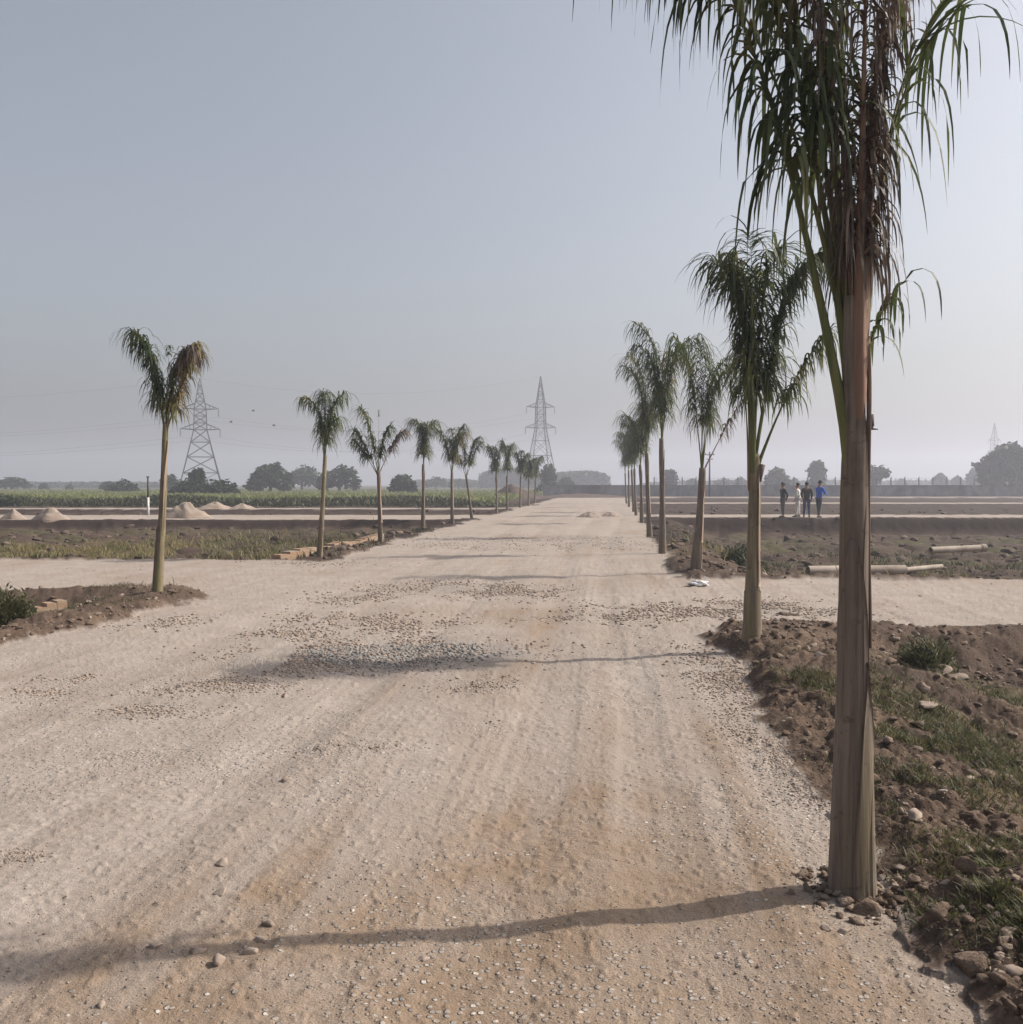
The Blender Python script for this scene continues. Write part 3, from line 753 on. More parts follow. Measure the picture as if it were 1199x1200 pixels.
# --- left row
gen_palm(184, 703, 195, 506, 'nearest palm on the left, two fronds in a V, right one tipped brown', GL,
    [(182, 14, 1.72, 95, 4.5, .46, D, .27, 1.5), (215, 9, 1.5, 80, 4, .42, D, .25, 1.2), (5, 5, 1.40, 0, 1, .12, G, .9, .15),
     (0, 22, 1.42, 15, 3, .42, Y_, .22, 1.5), (10, 13, 1.45, 150, 6, .36, B, .62, 1.3), (350, 18, 1.50, 130, 6, .38, B, .72, 1.2), (20, 10, 1.1, 10, 2, .34, G, .3, .8)],
    .085, .045, True, 41, leafd=40, wid=.024)
gen_palm(375, 654, 381, 540, 'second palm on the left, slim trunk and thin weeping crown', GL,
    [(185, 7, 1.75, 130, 3, .5, G, .35, .9), (100, 3, 1.85, 120, 4, .5, D, .3, 1.1), (0, 10, 1.75, 80, 2.6, .55, G, .35, 1.1),
     (260, 2, 1.8, 110, 4, .5, D, .28, 1.1), (340, 9, 1.2, 100, 2.4, .5, G, .35, .9)], .080, .050, True, 42, wid=.026)
gen_palm(447, 636, 444, 556, 'third palm on the left, wide V of fronds round a bare central spike', GL,
    [(180, 28, 1.55, 25, 2, .5, D, .30, 1.2), (185, 14, 2.1, 50, 3, .5, G, .30, 1.2), (0, 1, 2.0, 0, 1, .1, G, .92, .12),
     (0, 28, 1.55, 60, 4, .42, B, .45, 1.2), (10, 10, 1.6, 70, 3, .5, D, .30, 1.1), (170, 36, 1.3, 20, 2, .45, G, .4, 1)], .085, .06, False, 43, wid=.03)
gen_palm(496, 622, 497, 548, 'fourth palm on the left, single narrow tuft of drooping leaves', GL,
    [(180, 3, 2.0, 120, 4, .6, D, .3, 1.3), (350, 6, 1.9, 110, 3.5, .65, G, .22, 1.4), (270, 4, 1.8, 110, 3.5, .65, D, .2, 1.3), (80, 4, 1.9, 100, 3, .6, G, .25, 1)], .085, .055, False, 44, wid=.034)
gen_palm(531, 615, 530, 556, 'fifth palm on the left, broad crown touching the next one', GL,
    [(180, 14, 2.1, 80, 3, .6, D, .3, 1.2), (5, 8, 2.2, 90, 3.5, .7, D, .25, 1.3), (270, 3, 2.1, 90, 3.5, .6, G, .25, 1.2), (355, 14, 2.0, 80, 3, .7, Y_, .25, .9)], .09, .06, False, 45, wid=.038)
gen_palm(554, 609, 547, 560, 'sixth palm on the left, crooked trunk and open V of leaves', GL,
    [(180, 22, 2.0, 50, 3, .55, D, .3, 1.1), (0, 14, 2.2, 90, 3.5, .55, D, .3, 1.2), (170, 5, 2.2, 60, 3.5, .6, D, .25, 1.2), (10, 20, 1.9, 60, 3, .5, G, .3, 1)], .09, .06, False, 46, wid=.042)
gen_palm(583, 602, 582, 560, 'seventh palm on the left, dark tuft fanning to the left', GL,
    [(180, 12, 2.0, 60, 3, .7, D, .2, 1.2), (0, 6, 2.0, 90, 3, .7, D, .2, 1.2), (270, 6, 2.0, 90, 3, .7, D, .2, 1.2)], .09, .07, False, 47, wid=.05)
gen_palm(595, 598, 595, 560, 'eighth palm on the left, tall narrow tuft just right of the seventh', GL,
    [(180, 3, 2.5, 60, 3, .7, D, .2, 1.3), (0, 5, 2.3, 70, 3, .7, G, .2, 1.3), (270, 4, 2.3, 90, 3, .7, D, .2, 1.2)], .09, .07, False, 48, wid=.055)
gen_palm(610, 595, 611, 560, 'ninth palm on the left, small V crown in front of the pylon', GL,
    [(180, 9, 2.0, 60, 3, .7, D, .2, 1.2), (0, 12, 1.9, 70, 3, .7, D, .2, 1.2), (270, 4, 2.1, 60, 3, .6, D, .2, 1.1)], .10, .07, False, 49, wid=.06)
gen_palm(620, 593, 620, 563, 'tenth palm on the left, low crown before the foot of the pylon', GL,
    [(180, 12, 1.8, 70, 3, .8, D, .15, 1.2), (0, 14, 1.9, 70, 3, .8, D, .15, 1.2), (270, 6, 1.7, 80, 3, .8, D, .15, 1.2)], .10, .07, False, 50, wid=.065)
gen_palm(627, 590, 628, 562, 'eleventh palm on the left, the farthest one of that row', GL,
    [(180, 12, 1.8, 80, 3, .8, D, .15, 1.2), (0, 10, 2.2, 80, 3, .8, D, .15, 1.2), (90, 6, 2.0, 80, 3, .8, D, .15, 1.2)], .10, .07, False, 51, wid=.07)

# ------------------------------------------------------------------ grass, weeds, crop
def blades(name, P, h, w, mat, rg, lean=.5, parent=None, seg=3):
    n = len(P); a = rg.uniform(0, 6.28, n); dx = np.cos(a); dy = np.sin(a); h = np.broadcast_to(h, n)*rg.uniform(.5, 1.25, n)
    b = rg.uniform(0, 6.28, n); lx = np.cos(b)*lean*rg.uniform(.2, 1.3, n); ly = np.sin(b)*lean*rg.uniform(.2, 1.3, n)
    w = np.broadcast_to(w, n)*rg.uniform(.6, 1.3, n)
    V = np.zeros((n, 2*(seg+1), 3))
    for j in range(seg+1):
        s = j/seg; ww = w*(1-s**1.6)*.5 + .0005
        cx = P[:, 0] + lx*h*s*s; cy = P[:, 1] + ly*h*s*s; cz = P[:, 2] - .01 + h*s*(1-.25*s*lean)
        V[:, 2*j] = np.column_stack([cx+dx*ww, cy+dy*ww, cz]); V[:, 2*j+1] = np.column_stack([cx-dx*ww, cy-dy*ww, cz])
    f = np.array([[2*j, 2*j+1, 2*j+3, 2*j+2] for j in range(seg)])
    F = (f[None] + (np.arange(n)*2*(seg+1))[:, None, None]).reshape(-1, 4)
    return np_mesh(name, V.reshape(-1, 3), F, M[mat], parent)
def patch(n, cx, cy, sx, sy):
    """points round picture spot (cx, cy) on the ground, sx/sy half sizes in picture pixels"""
    d = dep(cy); X0 = px(cx, d); hx = sx/FPX*d; hy = abs(dep(cy-sy)-dep(cy+sy))/2
    x = X0 + rng.normal(0, .5, n)*hx; y = d + rng.normal(0, .5, n)*hy
    k = np.where(y > 14, (fbm(x*.55, y*.4, 3, 410) > .44 + rng.uniform(-.05, .05, n)) & (fbm(x*2.5, y*1.5, 2, 411) > .4), fbm(x*2.5, y*2.5, 3, 400) > .40)
    x = x[k]; y = y[k]
    P, road, soil, dist, slope, crop = ground_pts(x, y, 0)
    return P[~road]
Q = np.vstack([patch(9000, 1140, 870, 100, 80), patch(2200, 950, 815, 34, 30), patch(3600, 1130, 970, 80, 80), patch(600, 1120, 1090, 60, 60), patch(500, 1165, 1050, 18, 14),
               patch(1200, 1185, 1110, 20, 40), patch(1500, 1060, 870, 40, 30), patch(900, 1185, 800, 40, 14), patch(1800, 90, 712, 110, 14), patch(900, 150, 692, 90, 5)])
tag(blades('low_weeds', Q, .055 + .015*(Q[:, 1] > 5), .006, 'grass', rng, .9), 'low green weeds creeping over the dug soil of the right plot', 'weeds', None, 'stuff')
Q = np.vstack([patch(26000, 90, 634, 150, 18), patch(5000, 60, 650, 160, 10), patch(9000, 1060, 650, 220, 16), patch(4500, 310, 630, 110, 14), patch(1600, 860, 640, 40, 12), patch(3600, 1080, 880, 120, 120), patch(1400, 1150, 1060, 60, 80)])
tag(blades('dry_grass', Q, .20*(Q[:, 1] > 10) + .05, .02*(Q[:, 1] > 10) + .005, 'grass_dry', rng, .7), 'pale dry grass growing in the sunken plots beyond the side tracks', 'dry grass', None, 'stuff')
Q = np.vstack([patch(5000, 150, 652, 200, 8), patch(6000, 330, 628, 150, 18), patch(6000, 1020, 632, 260, 14), patch(1800, 850, 637, 34, 10), patch(1800, 1010, 640, 80, 10), patch(1200, 890, 632, 22, 7), patch(1500, 480, 618, 50, 6), patch(10, 120, 705, 120, 8)])
Q = np.vstack([Q, patch(10, 500, 640, 10, 3)])
tag(blades('scrub_growth', Q, .22, .022, 'far_leaf2', rng, .9), 'dark olive scrub on the banks and floors of the sunken plots', 'scrub', None, 'stuff')

def shrub(xp, yp, w, h, n, label, mat='grass'):
    d = dep(yp); X = px(xp, d); z = hgt(X, d)
    r = w/2/FPX*d; H = h/FPX*d; rg = np.random.default_rng(int(xp))
    root = empty('bush', (X, d, z), 0, label, 'bush')
    a = rg.uniform(0, 6.28, n); q = np.sqrt(rg.uniform(0, 1, n))*r*.55
    P = np.column_stack([q*np.cos(a), q*np.sin(a), np.zeros(n)-.02])
    # each blade springs outward from the centre
    m = blades('foliage', P, H*.9, .008+.001*d, mat, rg, .7, root, 4)
    # leafy tips
    k = n*3; th = rg.uniform(0, 6.28, k); ph = np.arccos(rg.uniform(0, 1, k)); rr = rg.uniform(.3, 1, k)**.5*(1+.25*np.sin(th*3+1))
    C = np.column_stack([rr*r*np.sin(ph)*np.cos(th), rr*r*np.sin(ph)*np.sin(th), rr*H*np.cos(ph)*.95])
    blades('leaves', C, .05*d**.5*.5, .010+.001*d, mat, rg, 1.6, root, 2)
    st = MB()
    for i in range(7):
        b = rg.uniform(0, 6.28); st.tube([(0, 0, -.03), (r*.3*math.cos(b), r*.3*math.sin(b), H*.4), (r*.6*math.cos(b+.3), r*.6*math.sin(b+.3), H*.8)], [.006, .004, .002], 5)
    st.build('stem', M['petiole'], root)
shrub(1088, 766, 66, 40, 500, 'bright green bush at the near edge of the right side track')
shrub(8, 728, 62, 42, 500, 'green bush at the left picture edge beside the brick drain')
shrub(868, 655, 46, 30, 300, 'dull green bush between the second and third palms', 'far_leaf2')
shrub(1165, 1062, 36, 26, 160, 'small bright green weed in the lower right verge')

# crop field as a raised body of leaves
n = 80000
yy = 1/rng.uniform(1/230, 1/76, n); xx = rng.uniform(-.62, .05, n)*yy
zz, road, main, soil, crop, u, dist, slope = terrain(xx, yy, False)
k = crop > .5; xx = xx[k]; yy = yy[k]; zz = zz[k]
hh = .55 + .5*fbm(xx*.05, yy*.12, 3, 500)
C = np.column_stack([xx, yy, zz + hh*rng.uniform(.25, 1, len(xx))*.55])
tag(blades('crop_plants', C, .42, .16, 'crop', rng, .7, None, 2), 'green standing crop covering the field beyond the plots on the left', 'crop', None, 'stuff')
# hedge of darker scrub along the front of the field
n = 16000
xx = rng.uniform(-50, 2, n); yy = 74 + rng.uniform(-2, 2.5, n) + 2*(fbm(xx*.2, xx*0, 2, 3)-.5)
hx = (.35 + .75*fbm(xx*.12, xx*0+4, 3, 520)) * sst(1.5, -6, xx)
C = np.column_stack([xx, yy, -.2 + hx*rng.uniform(0, 1, n)])
tag(blades('field_edge_scrub', C, .32, .12, 'far_leaf2', rng, .9, None, 2), 'dark rough scrub along the near edge of the green field', 'scrub', None, 'stuff')

# ------------------------------------------------------------------ distant trees
def crown_mesh(name, seed, lobes, n, leaf, mat, top_flat=0):
    """leaf clumps through a volume of lobes; unit size: width 1, height 1"""
    rg = np.random.default_rng(seed); cs = []
    for (cx, cy, cz, r, rz) in lobes:
        m = int(n*r*r*4); v = rg.normal(size=(m, 3)); v /= np.linalg.norm(v, axis=1)[:, None]
        q = rg.uniform(.05, 1, m)**.35; bump = 1 + .22*np.sin(v[:, 0]*5+seed)*np.sin(v[:, 2]*6+seed*2) + .10*np.sin(v[:, 1]*9+seed)
        cs.append(np.column_stack([cx + v[:, 0]*r*q*bump, cy + v[:, 1]*r*q*bump, cz + v[:, 2]*rz*q*bump]))
    C = np.vstack(cs); C = C[C[:, 2] > .04]; k = len(C)
    a = rg.normal(size=(k, 3)); a /= np.linalg.norm(a, axis=1)[:, None]
    b = np.cross(a, rg.normal(size=(k, 3))); b /= np.linalg.norm(b, axis=1)[:, None]
    s = (leaf*rg.uniform(.5, 1.4, k))[:, None]
    V = np.stack([C-a*s-b*s*.5, C+a*s*.2-b*s*.7, C+a*s+b*s*.4, C-a*s*.3+b*s*.6], 1).reshape(-1, 3)
    F = np.arange(k*4).reshape(-1, 4)
    return V, F
LOBES = {
 'round': [(0, 0, .55, .34, .36), (-.24, .05, .45, .24, .26), (.25, -.05, .42, .24, .27), (.06, .1, .72, .22, .24), (-.12, -.08, .70, .2, .2), (.3, .1, .25, .2, .2), (-.3, -.1, .25, .2, .2)],
 'wide': [(-.3, 0, .42, .22, .32), (0, 0, .55, .27, .40), (.27, 0, .5, .24, .36), (.42, .05, .3, .14, .22), (-.44, 0, .26, .14, .2), (.1, .1, .7, .18, .22)],
 'tall': [(0, 0, .45, .30, .30), (.05, 0, .72, .26, .25), (-.16, 0, .62, .22, .25), (.18, .05, .5, .22, .3), (-.12, .0, .86, .10, .13), (.1, 0, .88, .12, .12), (0, .1, .25, .32, .2)],
 'flat': [(-.2, 0, .62, .24, .24), (.15, 0, .66, .28, .22), (.38, 0, .62, .16, .16), (0, .1, .48, .24, .28), (-.34, 0, .5, .15, .2)],
 'bush': [(-.25, 0, .3, .26, .38), (.05, 0, .42, .3, .5), (.3, 0, .3, .22, .42), (0, .1, .2, .4, .25), (-.42, 0, .15, .16, .24), (.42, 0, .18, .16, .26)],
}
def far_tree(xp, ytop, ybase, wpx, d, shape, label, mat='far_leaf', n=1500, group='trees along the far edge of the fields'):
    X = px(xp, d); z0 = zat(ybase, d); zb = -.2
    Ht = zat(ytop, d) - zb; W = wpx/FPX*d; sd = int(xp*3+ytop)
    name = 'shrub' if shape == 'bush' and Ht < 4.0 else 'tree'
    t = empty(name, (X, d, zb), 0, label, name, group)
    V, F = crown_mesh('crown', sd, LOBES[shape], n, .055, mat)
    lo = .0 if shape == 'bush' else .06
    V = V*np.array([W, W*.9, Ht*(1-lo)/1.0]); V[:, 2] += Ht*lo*.5
    np_mesh('crown', V, F, M[mat], t)
    m = MB(); r = max(.06, W*.035); rr = random.Random(sd)
    m.tube([(0, 0, -.3), (W*.01, 0, Ht*.2), (-W*.01, 0, Ht*.45), (W*.02, 0, Ht*.7)], [r*1.3, r, r*.7, r*.3], 8)
    for i in range(6):
        a = rr.uniform(0, 6.28); h0 = Ht*rr.uniform(.2, .45)
        m.tube([(0, 0, h0), (W*.15*math.cos(a), W*.15*math.sin(a), h0+Ht*.13), (W*.3*math.cos(a), W*.3*math.sin(a), h0+Ht*.28)], [r*.55, r*.35, r*.12], 6)
    m.build('trunk' if name == 'tree' else 'stem', M['bark'], t, True)
    return t
FT = [
 (14, 557, 577, 40, 260, 'wide', 'hazy low tree at the far left edge of the field', 'far_leaf'),
 (52, 565, 577, 12, 270, 'round', 'tiny hazy round tree, second from the far left', 'far_leaf'),
 (82, 567, 577, 10, 280, 'round', 'tiny hazy tree, third from the far left', 'far_leaf'),
 (127, 563, 577, 20, 230, 'round', 'pale tree just left of the dark bushy one by the white pole', 'far_leaf'),
 (144, 560, 581, 36, 165, 'bush', 'dark bushy tree left of the thin white pole', 'far_leaf'),
 (199, 555, 580, 30, 190, 'tall', 'tree behind the trunk of the nearest left palm', 'far_leaf'),
 (232, 547, 590, 28, 124, 'tall', 'upright dark tree under the left pylon', 'far_leaf'),
 (217, 558, 592, 38, 120, 'bush', 'dark leafy mass at the left foot of the left pylon', 'far_leaf'),
 (255, 559, 592, 50, 118, 'bush', 'dark leafy mass at the right foot of the left pylon', 'far_leaf'),
 (317, 541, 580, 54, 172, 'round', 'dark rounded tree standing alone right of the left pylon', 'far_leaf'),
 (354, 543, 577, 40, 240, 'wide', 'hazy tree between the two dark rounded ones', 'far_leaf'),
 (398, 543, 578, 46, 185, 'wide', 'broad dark tree behind the second left palm', 'far_leaf'),
 (473, 554, 585, 34, 150, 'round', 'round dark tree between the third and fourth left palms', 'far_leaf'),
 (511, 557, 575, 24, 330, 'wide', 'pale distant tree between the fourth and fifth left palms', 'far_leaf'),
 (538, 560, 575, 26, 340, 'round', 'pale distant tree behind the fifth left palm', 'far_leaf'),
 (643, 543, 580, 26, 190, 'tall', 'dark tree at the foot of the middle pylon', 'far_leaf'),
 (664, 557, 577, 22, 230, 'round', 'small rounded tree right of the middle pylon', 'far_leaf'),
 (785, 549, 577, 26, 230, 'tall', 'grey tree seen between the fourth and third right palms', 'far_leaf'),
 (812, 560, 577, 18, 330, 'round', 'tiny pale tree left of the third right palm trunk', 'far_leaf2'),
 (848, 559, 577, 22, 340, 'wide', 'pale tree right of the third palm trunk', 'far_leaf2'),
 (868, 558, 577, 18, 330, 'round', 'pale round tree left of the second palm trunk', 'far_leaf2'),
 (911, 546, 577, 30, 230, 'round', 'olive rounded tree above the leftmost walker', 'far_leaf2'),
 (932, 559, 577, 14, 330, 'round', 'tiny pale tree between two rounded trees above the walkers', 'far_leaf2'),
 (958, 538, 577, 30, 235, 'tall', 'tall tree with a ragged top above the walker in blue', 'far_leaf'),
 (1027, 541, 577, 30, 215, 'flat', 'flat topped tree right of the nearest palm trunk', 'far_leaf'),
 (1057, 560, 575, 14, 380, 'round', 'tiny pale tree far behind the boundary wall', 'far_leaf2'),
 (1102, 553, 576, 20, 330, 'round', 'small round tree behind the wall left of the big one', 'far_leaf2'),
 (1122, 556, 576, 16, 350, 'round', 'smaller round tree next to it behind the wall', 'far_leaf2'),
 (1143, 545, 577, 22, 330, 'round', 'pale tree against the left side of the big right tree', 'far_leaf'),
 (1184, 515, 582, 78, 190, 'round', 'big spreading tree at the right picture edge', 'far_leaf'),
 (6, 577, 600, 34, 72, 'bush', 'dark shrub at the left picture edge before the green field', 'far_leaf'),
 (634, 566, 580, 16, 165, 'bush', 'dark shrub below the tree at the middle pylon', 'far_leaf'),
]
for (xp, yt, yb, w, d, sh, lab, mt) in FT:
    far_tree(xp, yt, yb, w, d, sh, lab, mt, 2200 if w > 50 else 1300)
def wood(x0, x1, yt, d, label, seed):
    rg = np.random.default_rng(seed); X0, X1 = px(x0, d), px(x1, d); H = zat(yt, d)+.2; n = 6500
    x = rg.uniform(X0, X1, n); s = (x-X0)/(X1-X0)
    top = H*(.55 + .45*np.sin(np.pi*np.clip(s, 0, 1))**.35)*(.86+.28*vnoise(x*.10, x*0, seed))
    C = np.column_stack([x, d + rg.uniform(0, 40, n), -.2 + top*rg.uniform(0, 1, n)**.7])
    a = rg.normal(size=(n, 3)); a /= np.linalg.norm(a, axis=1)[:, None]; b = np.cross(a, rg.normal(size=(n, 3))); b /= np.linalg.norm(b, axis=1)[:, None]
    sc = (d/450*1.1*rg.uniform(.6, 1.3, n))[:, None]
    V = np.stack([C-a*sc, C-b*sc*.7, C+a*sc, C+b*sc*.7], 1).reshape(-1, 3)
    o = np_mesh('woodland', V, np.arange(n*4).reshape(-1, 4), M['far_leaf'])
    tag(o, label, 'woodland', None, 'stuff')
wood(562, 640, 552, 400, 'hazy mass of far woodland left of the middle pylon', 5)
wood(640, 716, 552, 380, 'hazy mass of far woodland right of the middle pylon', 6)
wood(-40, 220, 566, 420, 'thin line of distant trees on the left horizon', 7)
wood(480, 560, 562, 450, 'faint distant trees behind the left palm row', 8)
wood(760, 1300, 564, 480, 'faint band of distant trees behind the boundary wall', 9)

# ------------------------------------------------------------------ pylons and wires
def pylon(xp, d, H, rz, label, w0=8.2, w1=2.5, thick=.11):
    X = px(xp, d); t = empty('transmission_tower', (X, d, -.3), rz, label, 'pylon')
    def w(z):
        hs = H*.55
        return (w0 + (w1-w0)*(z/hs)**.95) if z < hs else (w1*(1-.12*(z-hs)/(H*.18)) if z < H*.73 else w1*.88*(1-(z-H*.73)/(H*.27))+.08)
    zs = [0, H*.17, H*.31, H*.44, H*.55, H*.61, H*.67, H*.73, H*.80, H*.87, H*.94, H]
    cor = lambda z, i: Vector(((1, 1, -1, -1)[i]*w(z)/2, (1, -1, -1, 1)[i]*w(z)/2, z))
    m = MB()
    for i in range(4):
        m.tube([cor(z, i) for z in zs], thick, 5)
    m.build('tower_leg_frame', M['steel'], t)
    m = MB()
    for a, b in zip(zs[:-1], zs[1:]):
        for i in range(4):
            j = (i+1) % 4; m.tube([cor(a, i), cor(b, j)], thick*.5, 4); m.tube([cor(a, j), cor(b, i)], thick*.5, 4)
            m.tube([cor(b, i), cor(b, j)], thick*.5, 4)
    m.build('bracing', M['steel'], t)
    tips = []
    for z, ln in ((H*.55, 2.9), (H*.73, 2.7)):
        for sgn in (-1, 1):
            m = MB(); tip = Vector((sgn*(w(z)/2+ln), 0, z+.15))
            for i in ((0, 1) if sgn > 0 else (2, 3)):
                m.tube([cor(z, i), tip], thick*.7, 4); m.tube([cor(z+1.3, i), tip], thick*.6, 4)
                for f in (.3, .6): m.tube([cor(z, i).lerp(tip, f), cor(z+1.3, i).lerp(tip, f)], thick*.4, 4)
            ca = m.build('crossarm', M['steel'], t)
            m = MB(); n = 9
            for q in range(n): m.tube([(tip.x, 0, tip.z-.15-q*.18), (tip.x, 0, tip.z-.27-q*.18)], [.16, .07], 8)
            m.build('insulator', M['insul'], ca, True)
            tips.append(Matrix.Rotation(rz, 3, 'Z') @ Vector((tip.x, 0, tip.z-1.9)) + t.location)
    tips.append(Vector((X, d, H-.3)))
    return tips
A = pylon(236, 225, 26.0, R(18), 'steel lattice pylon behind the nearest left palm', 10.0, 2.9)
Bm = pylon(634, 262, 30.5, R(12), 'steel lattice pylon above the end of the road')
Cr = pylon(1165, 470, 31, R(20), 'very faint far pylon behind the big right tree')
def wire(p, q, sag, label, group):
    m = MB(); n = 24
    m.tube([p.lerp(q, i/n) - Vector((0, 0, sag*4*(i/n)*(1-i/n))) for i in range(n+1)], .016, 4)
    o = m.build('power_line', M['wire']); tag(o, label, 'power line', group)
GW = 'high voltage lines between the pylons'
names = ['lower left', 'lower right', 'upper left', 'upper right', 'topmost']
for i in range(5):
    off = Vector((-190, 30, 2))
    wire(A[i], A[i]+off, 5.5, f'thin {names[i]} wire running left from the left pylon', GW)
    wire(A[i], Bm[i], 4.0, f'thin {names[i]} wire between the left and the middle pylon', GW)
for (xb_, yb_, lab) in ((298, 482, 'highest of three dark birds right of the left pylon'), (322, 499, 'lowest of three dark birds right of the left pylon'), (272, 495, 'bird closest to the left pylon arm')):
    d = 110; m = MB(); c = Vector((0, 0, 0))
    m.tube([(-.16, 0, 0), (-.08, 0, .03), (.06, 0, .04), (.15, 0, .06), (.2, 0, .05)], [.02, .07, .08, .05, .01], 8)
    o = m.build('bird', M['blackp'], None, True)
    w = MB(); 
    for sg in (-1, 1): w.tube([(0, 0, .05), (-.02, sg*.15, .14), (-.08, sg*.34, .06)], [.05, .05, .01], 6, True, .25)
    w.build('wings', M['blackp'], o, True)
    o.location = (px(xb_, d), d, zat(yb_, d)); o.rotation_euler = (0, 0, R(50))
    tag(o, lab, 'bird', 'birds flying by the left pylon')

# white and dark marker pole, and a thin utility pole on the right
d = dep(600); m = MB(); X = px(174, d)
t = empty('marker_pole', (X, d, hgt(X, d)), 0, 'thin white pole with dark upper half left of the nearest left palm', 'pole')
m.tube([(0, 0, -.1), (.0, 0, 1.3)], .07, 10); m.build('lower_shaft', M['white'], t, True)
m = MB(); m.tube([(0, 0, 1.3), (0, 0, 2.45)], .05, 10); m.build('upper_shaft', M['blackp'], t, True)
m = MB(); m.box((0, 0, 2.47), (.16, .1, .05)); m.build('cap', M['blackp'], t)
d = 135; t = empty('utility_pole', (px(832, d), d, -.2), 0, 'thin dark utility pole right of the third right palm trunk', 'utility pole')
m = MB(); m.tube([(0, 0, 0), (0, 0, 6.2)], [.14, .09], 8); m.build('pole', M['steel'], t, True)
m = MB(); m.box((0, 0, 5.8), (1.3, .1, .1)); m.box((0, 0, 5.2), (.9, .1, .1)); m.build('crossarm', M['steel'], t)
m = MB()
for q in (-.55, 0, .55): m.tube([(q, 0, 5.85), (q, 0, 6.05)], .05, 6)
m.build('insulator', M['insul'], t)

# ------------------------------------------------------------------ boundary wall
WX0, WX1, WY = 4.5, 125.0, 141.0
t = empty('boundary_wall', (WX0, WY, -.1), 0, 'long grey concrete boundary wall with fence posts beyond the brown plots', 'wall')
m = MB(); m.box(((WX1-WX0)/2, 0, .70), (WX1-WX0, .22, 1.5)); wl = m.build('wall_panel', M['wall'], t)
m = MB(); m.box(((WX1-WX0)/2, 0, 1.49), (WX1-WX0+.02, .30, .08)); m.build('coping', M['wall'], t)
xx = 16.0
while xx < 118:
    m = MB(); m.box((0, 0, .52), (.14, .14, 1.04)); m.tube([(0, 0, 1.04), (0, -.14, 1.24)], .04, 6)
    o = m.build('fence_post', M['wall'], t); o.location = (xx, 0, 1.53); xx += 2.0
m = MB()
for h in (1.75, 2.0, 2.25, 2.5): m.tube([(15.8, 0, h), (118.2, 0, h)], .012, 4)
m.build('fence_wire', M['wire'], t)
# far dark soil wall band left of it belongs to the end of the road: heaps
def heap(xp, yb, wpx, hpx, mat, label, name, d=None, asym=0, group=None):
    d = d or dep(yb); X = px(xp, d); r = wpx/2/FPX*d; H = hpx/FPX*d; sd = int(xp+yb)
    n, k = 40, 22; V = []; F = []
    for i in range(k+1):
        s = i/k
        for j in range(n):
            a = 2*math.pi*j/n; rr = r*s*(1 + .16*math.sin(2*a+sd)*s + .08*math.sin(5*a+sd))
            x, y = rr*math.cos(a), rr*math.sin(a)*.8
            h = H*(max(0, 1-s**1.15))**1.05*(1-.0*s)
            h += H*.14*(float(vnoise(np.array([x*5/r+sd]), np.array([y*5/r]), 3)[0])-.5)*(1-s)*2
            h += H*.05*(float(vnoise(np.array([x*17/r+sd]), np.array([y*17/r]), 4)[0])-.5)
            if i == k: h = -.12
            V.append((x+asym*r*(1-s), y, h))
    for i in range(k):
        for j in range(n):
            j2 = (j+1) % n; F.append((i*n+j, (i+1)*n+j, (i+1)*n+j2, i*n+j2))
    o = obj(name, V, F, M[mat], None, True); o.location = (X, d, hgt(X, d)-.02); return tag(o, label, 'heap', group)
GH = 'heaps beside the side tracks'
heap(16, 608.5, 30, 13, 'sandheap', 'small pale sand heap at the left picture edge', 'sand_heap', group=GH)
heap(60, 609, 46, 16, 'sandheap', 'pale sand heap second from the left edge', 'sand_heap', group=GH)
heap(218, 607, 56, 20, 'sandheap', 'largest pale sand heap, just right of the nearest left palm trunk', 'sand_heap', group=GH)
heap(252, 596, 40, 9, 'sandheap', 'flat pale heap behind the largest one under the left pylon', 'sand_heap', group=GH)
heap(284, 596, 30, 7, 'sandheap', 'small low pale heap right of the flat one', 'sand_heap', group=GH)
heap(691, 606, 34, 7, 'pile', 'left one of two low soil piles on the far road', 'soil_pile', group=GH)
heap(716, 605, 28, 6, 'pile', 'right one of two low soil piles on the far road', 'soil_pile', group=GH)
heap(600, 590, 60, 17, 'soilheap', 'dark soil heap behind the far end of the left palm row', 'soil_pile', 112, group=GH)
heap(680, 585, 170, 6, 'soilheap', 'long low bank of dark soil across the end of the road', 'soil_pile', 122, group=GH)
heap(1185, 672, 60, 17, 'soilheap', 'dark soil pile at the right picture edge by the pipes', 'soil_pile', group=GH)
heap(1120, 675, 60, 10, 'soilheap', 'low soil pile left of the dark one by the pipes', 'soil_pile', group=GH)
heap(895, 672, 40, 10, 'sandheap', 'small pale spoil pile left of the long pipe', 'soil_pile', group=GH)

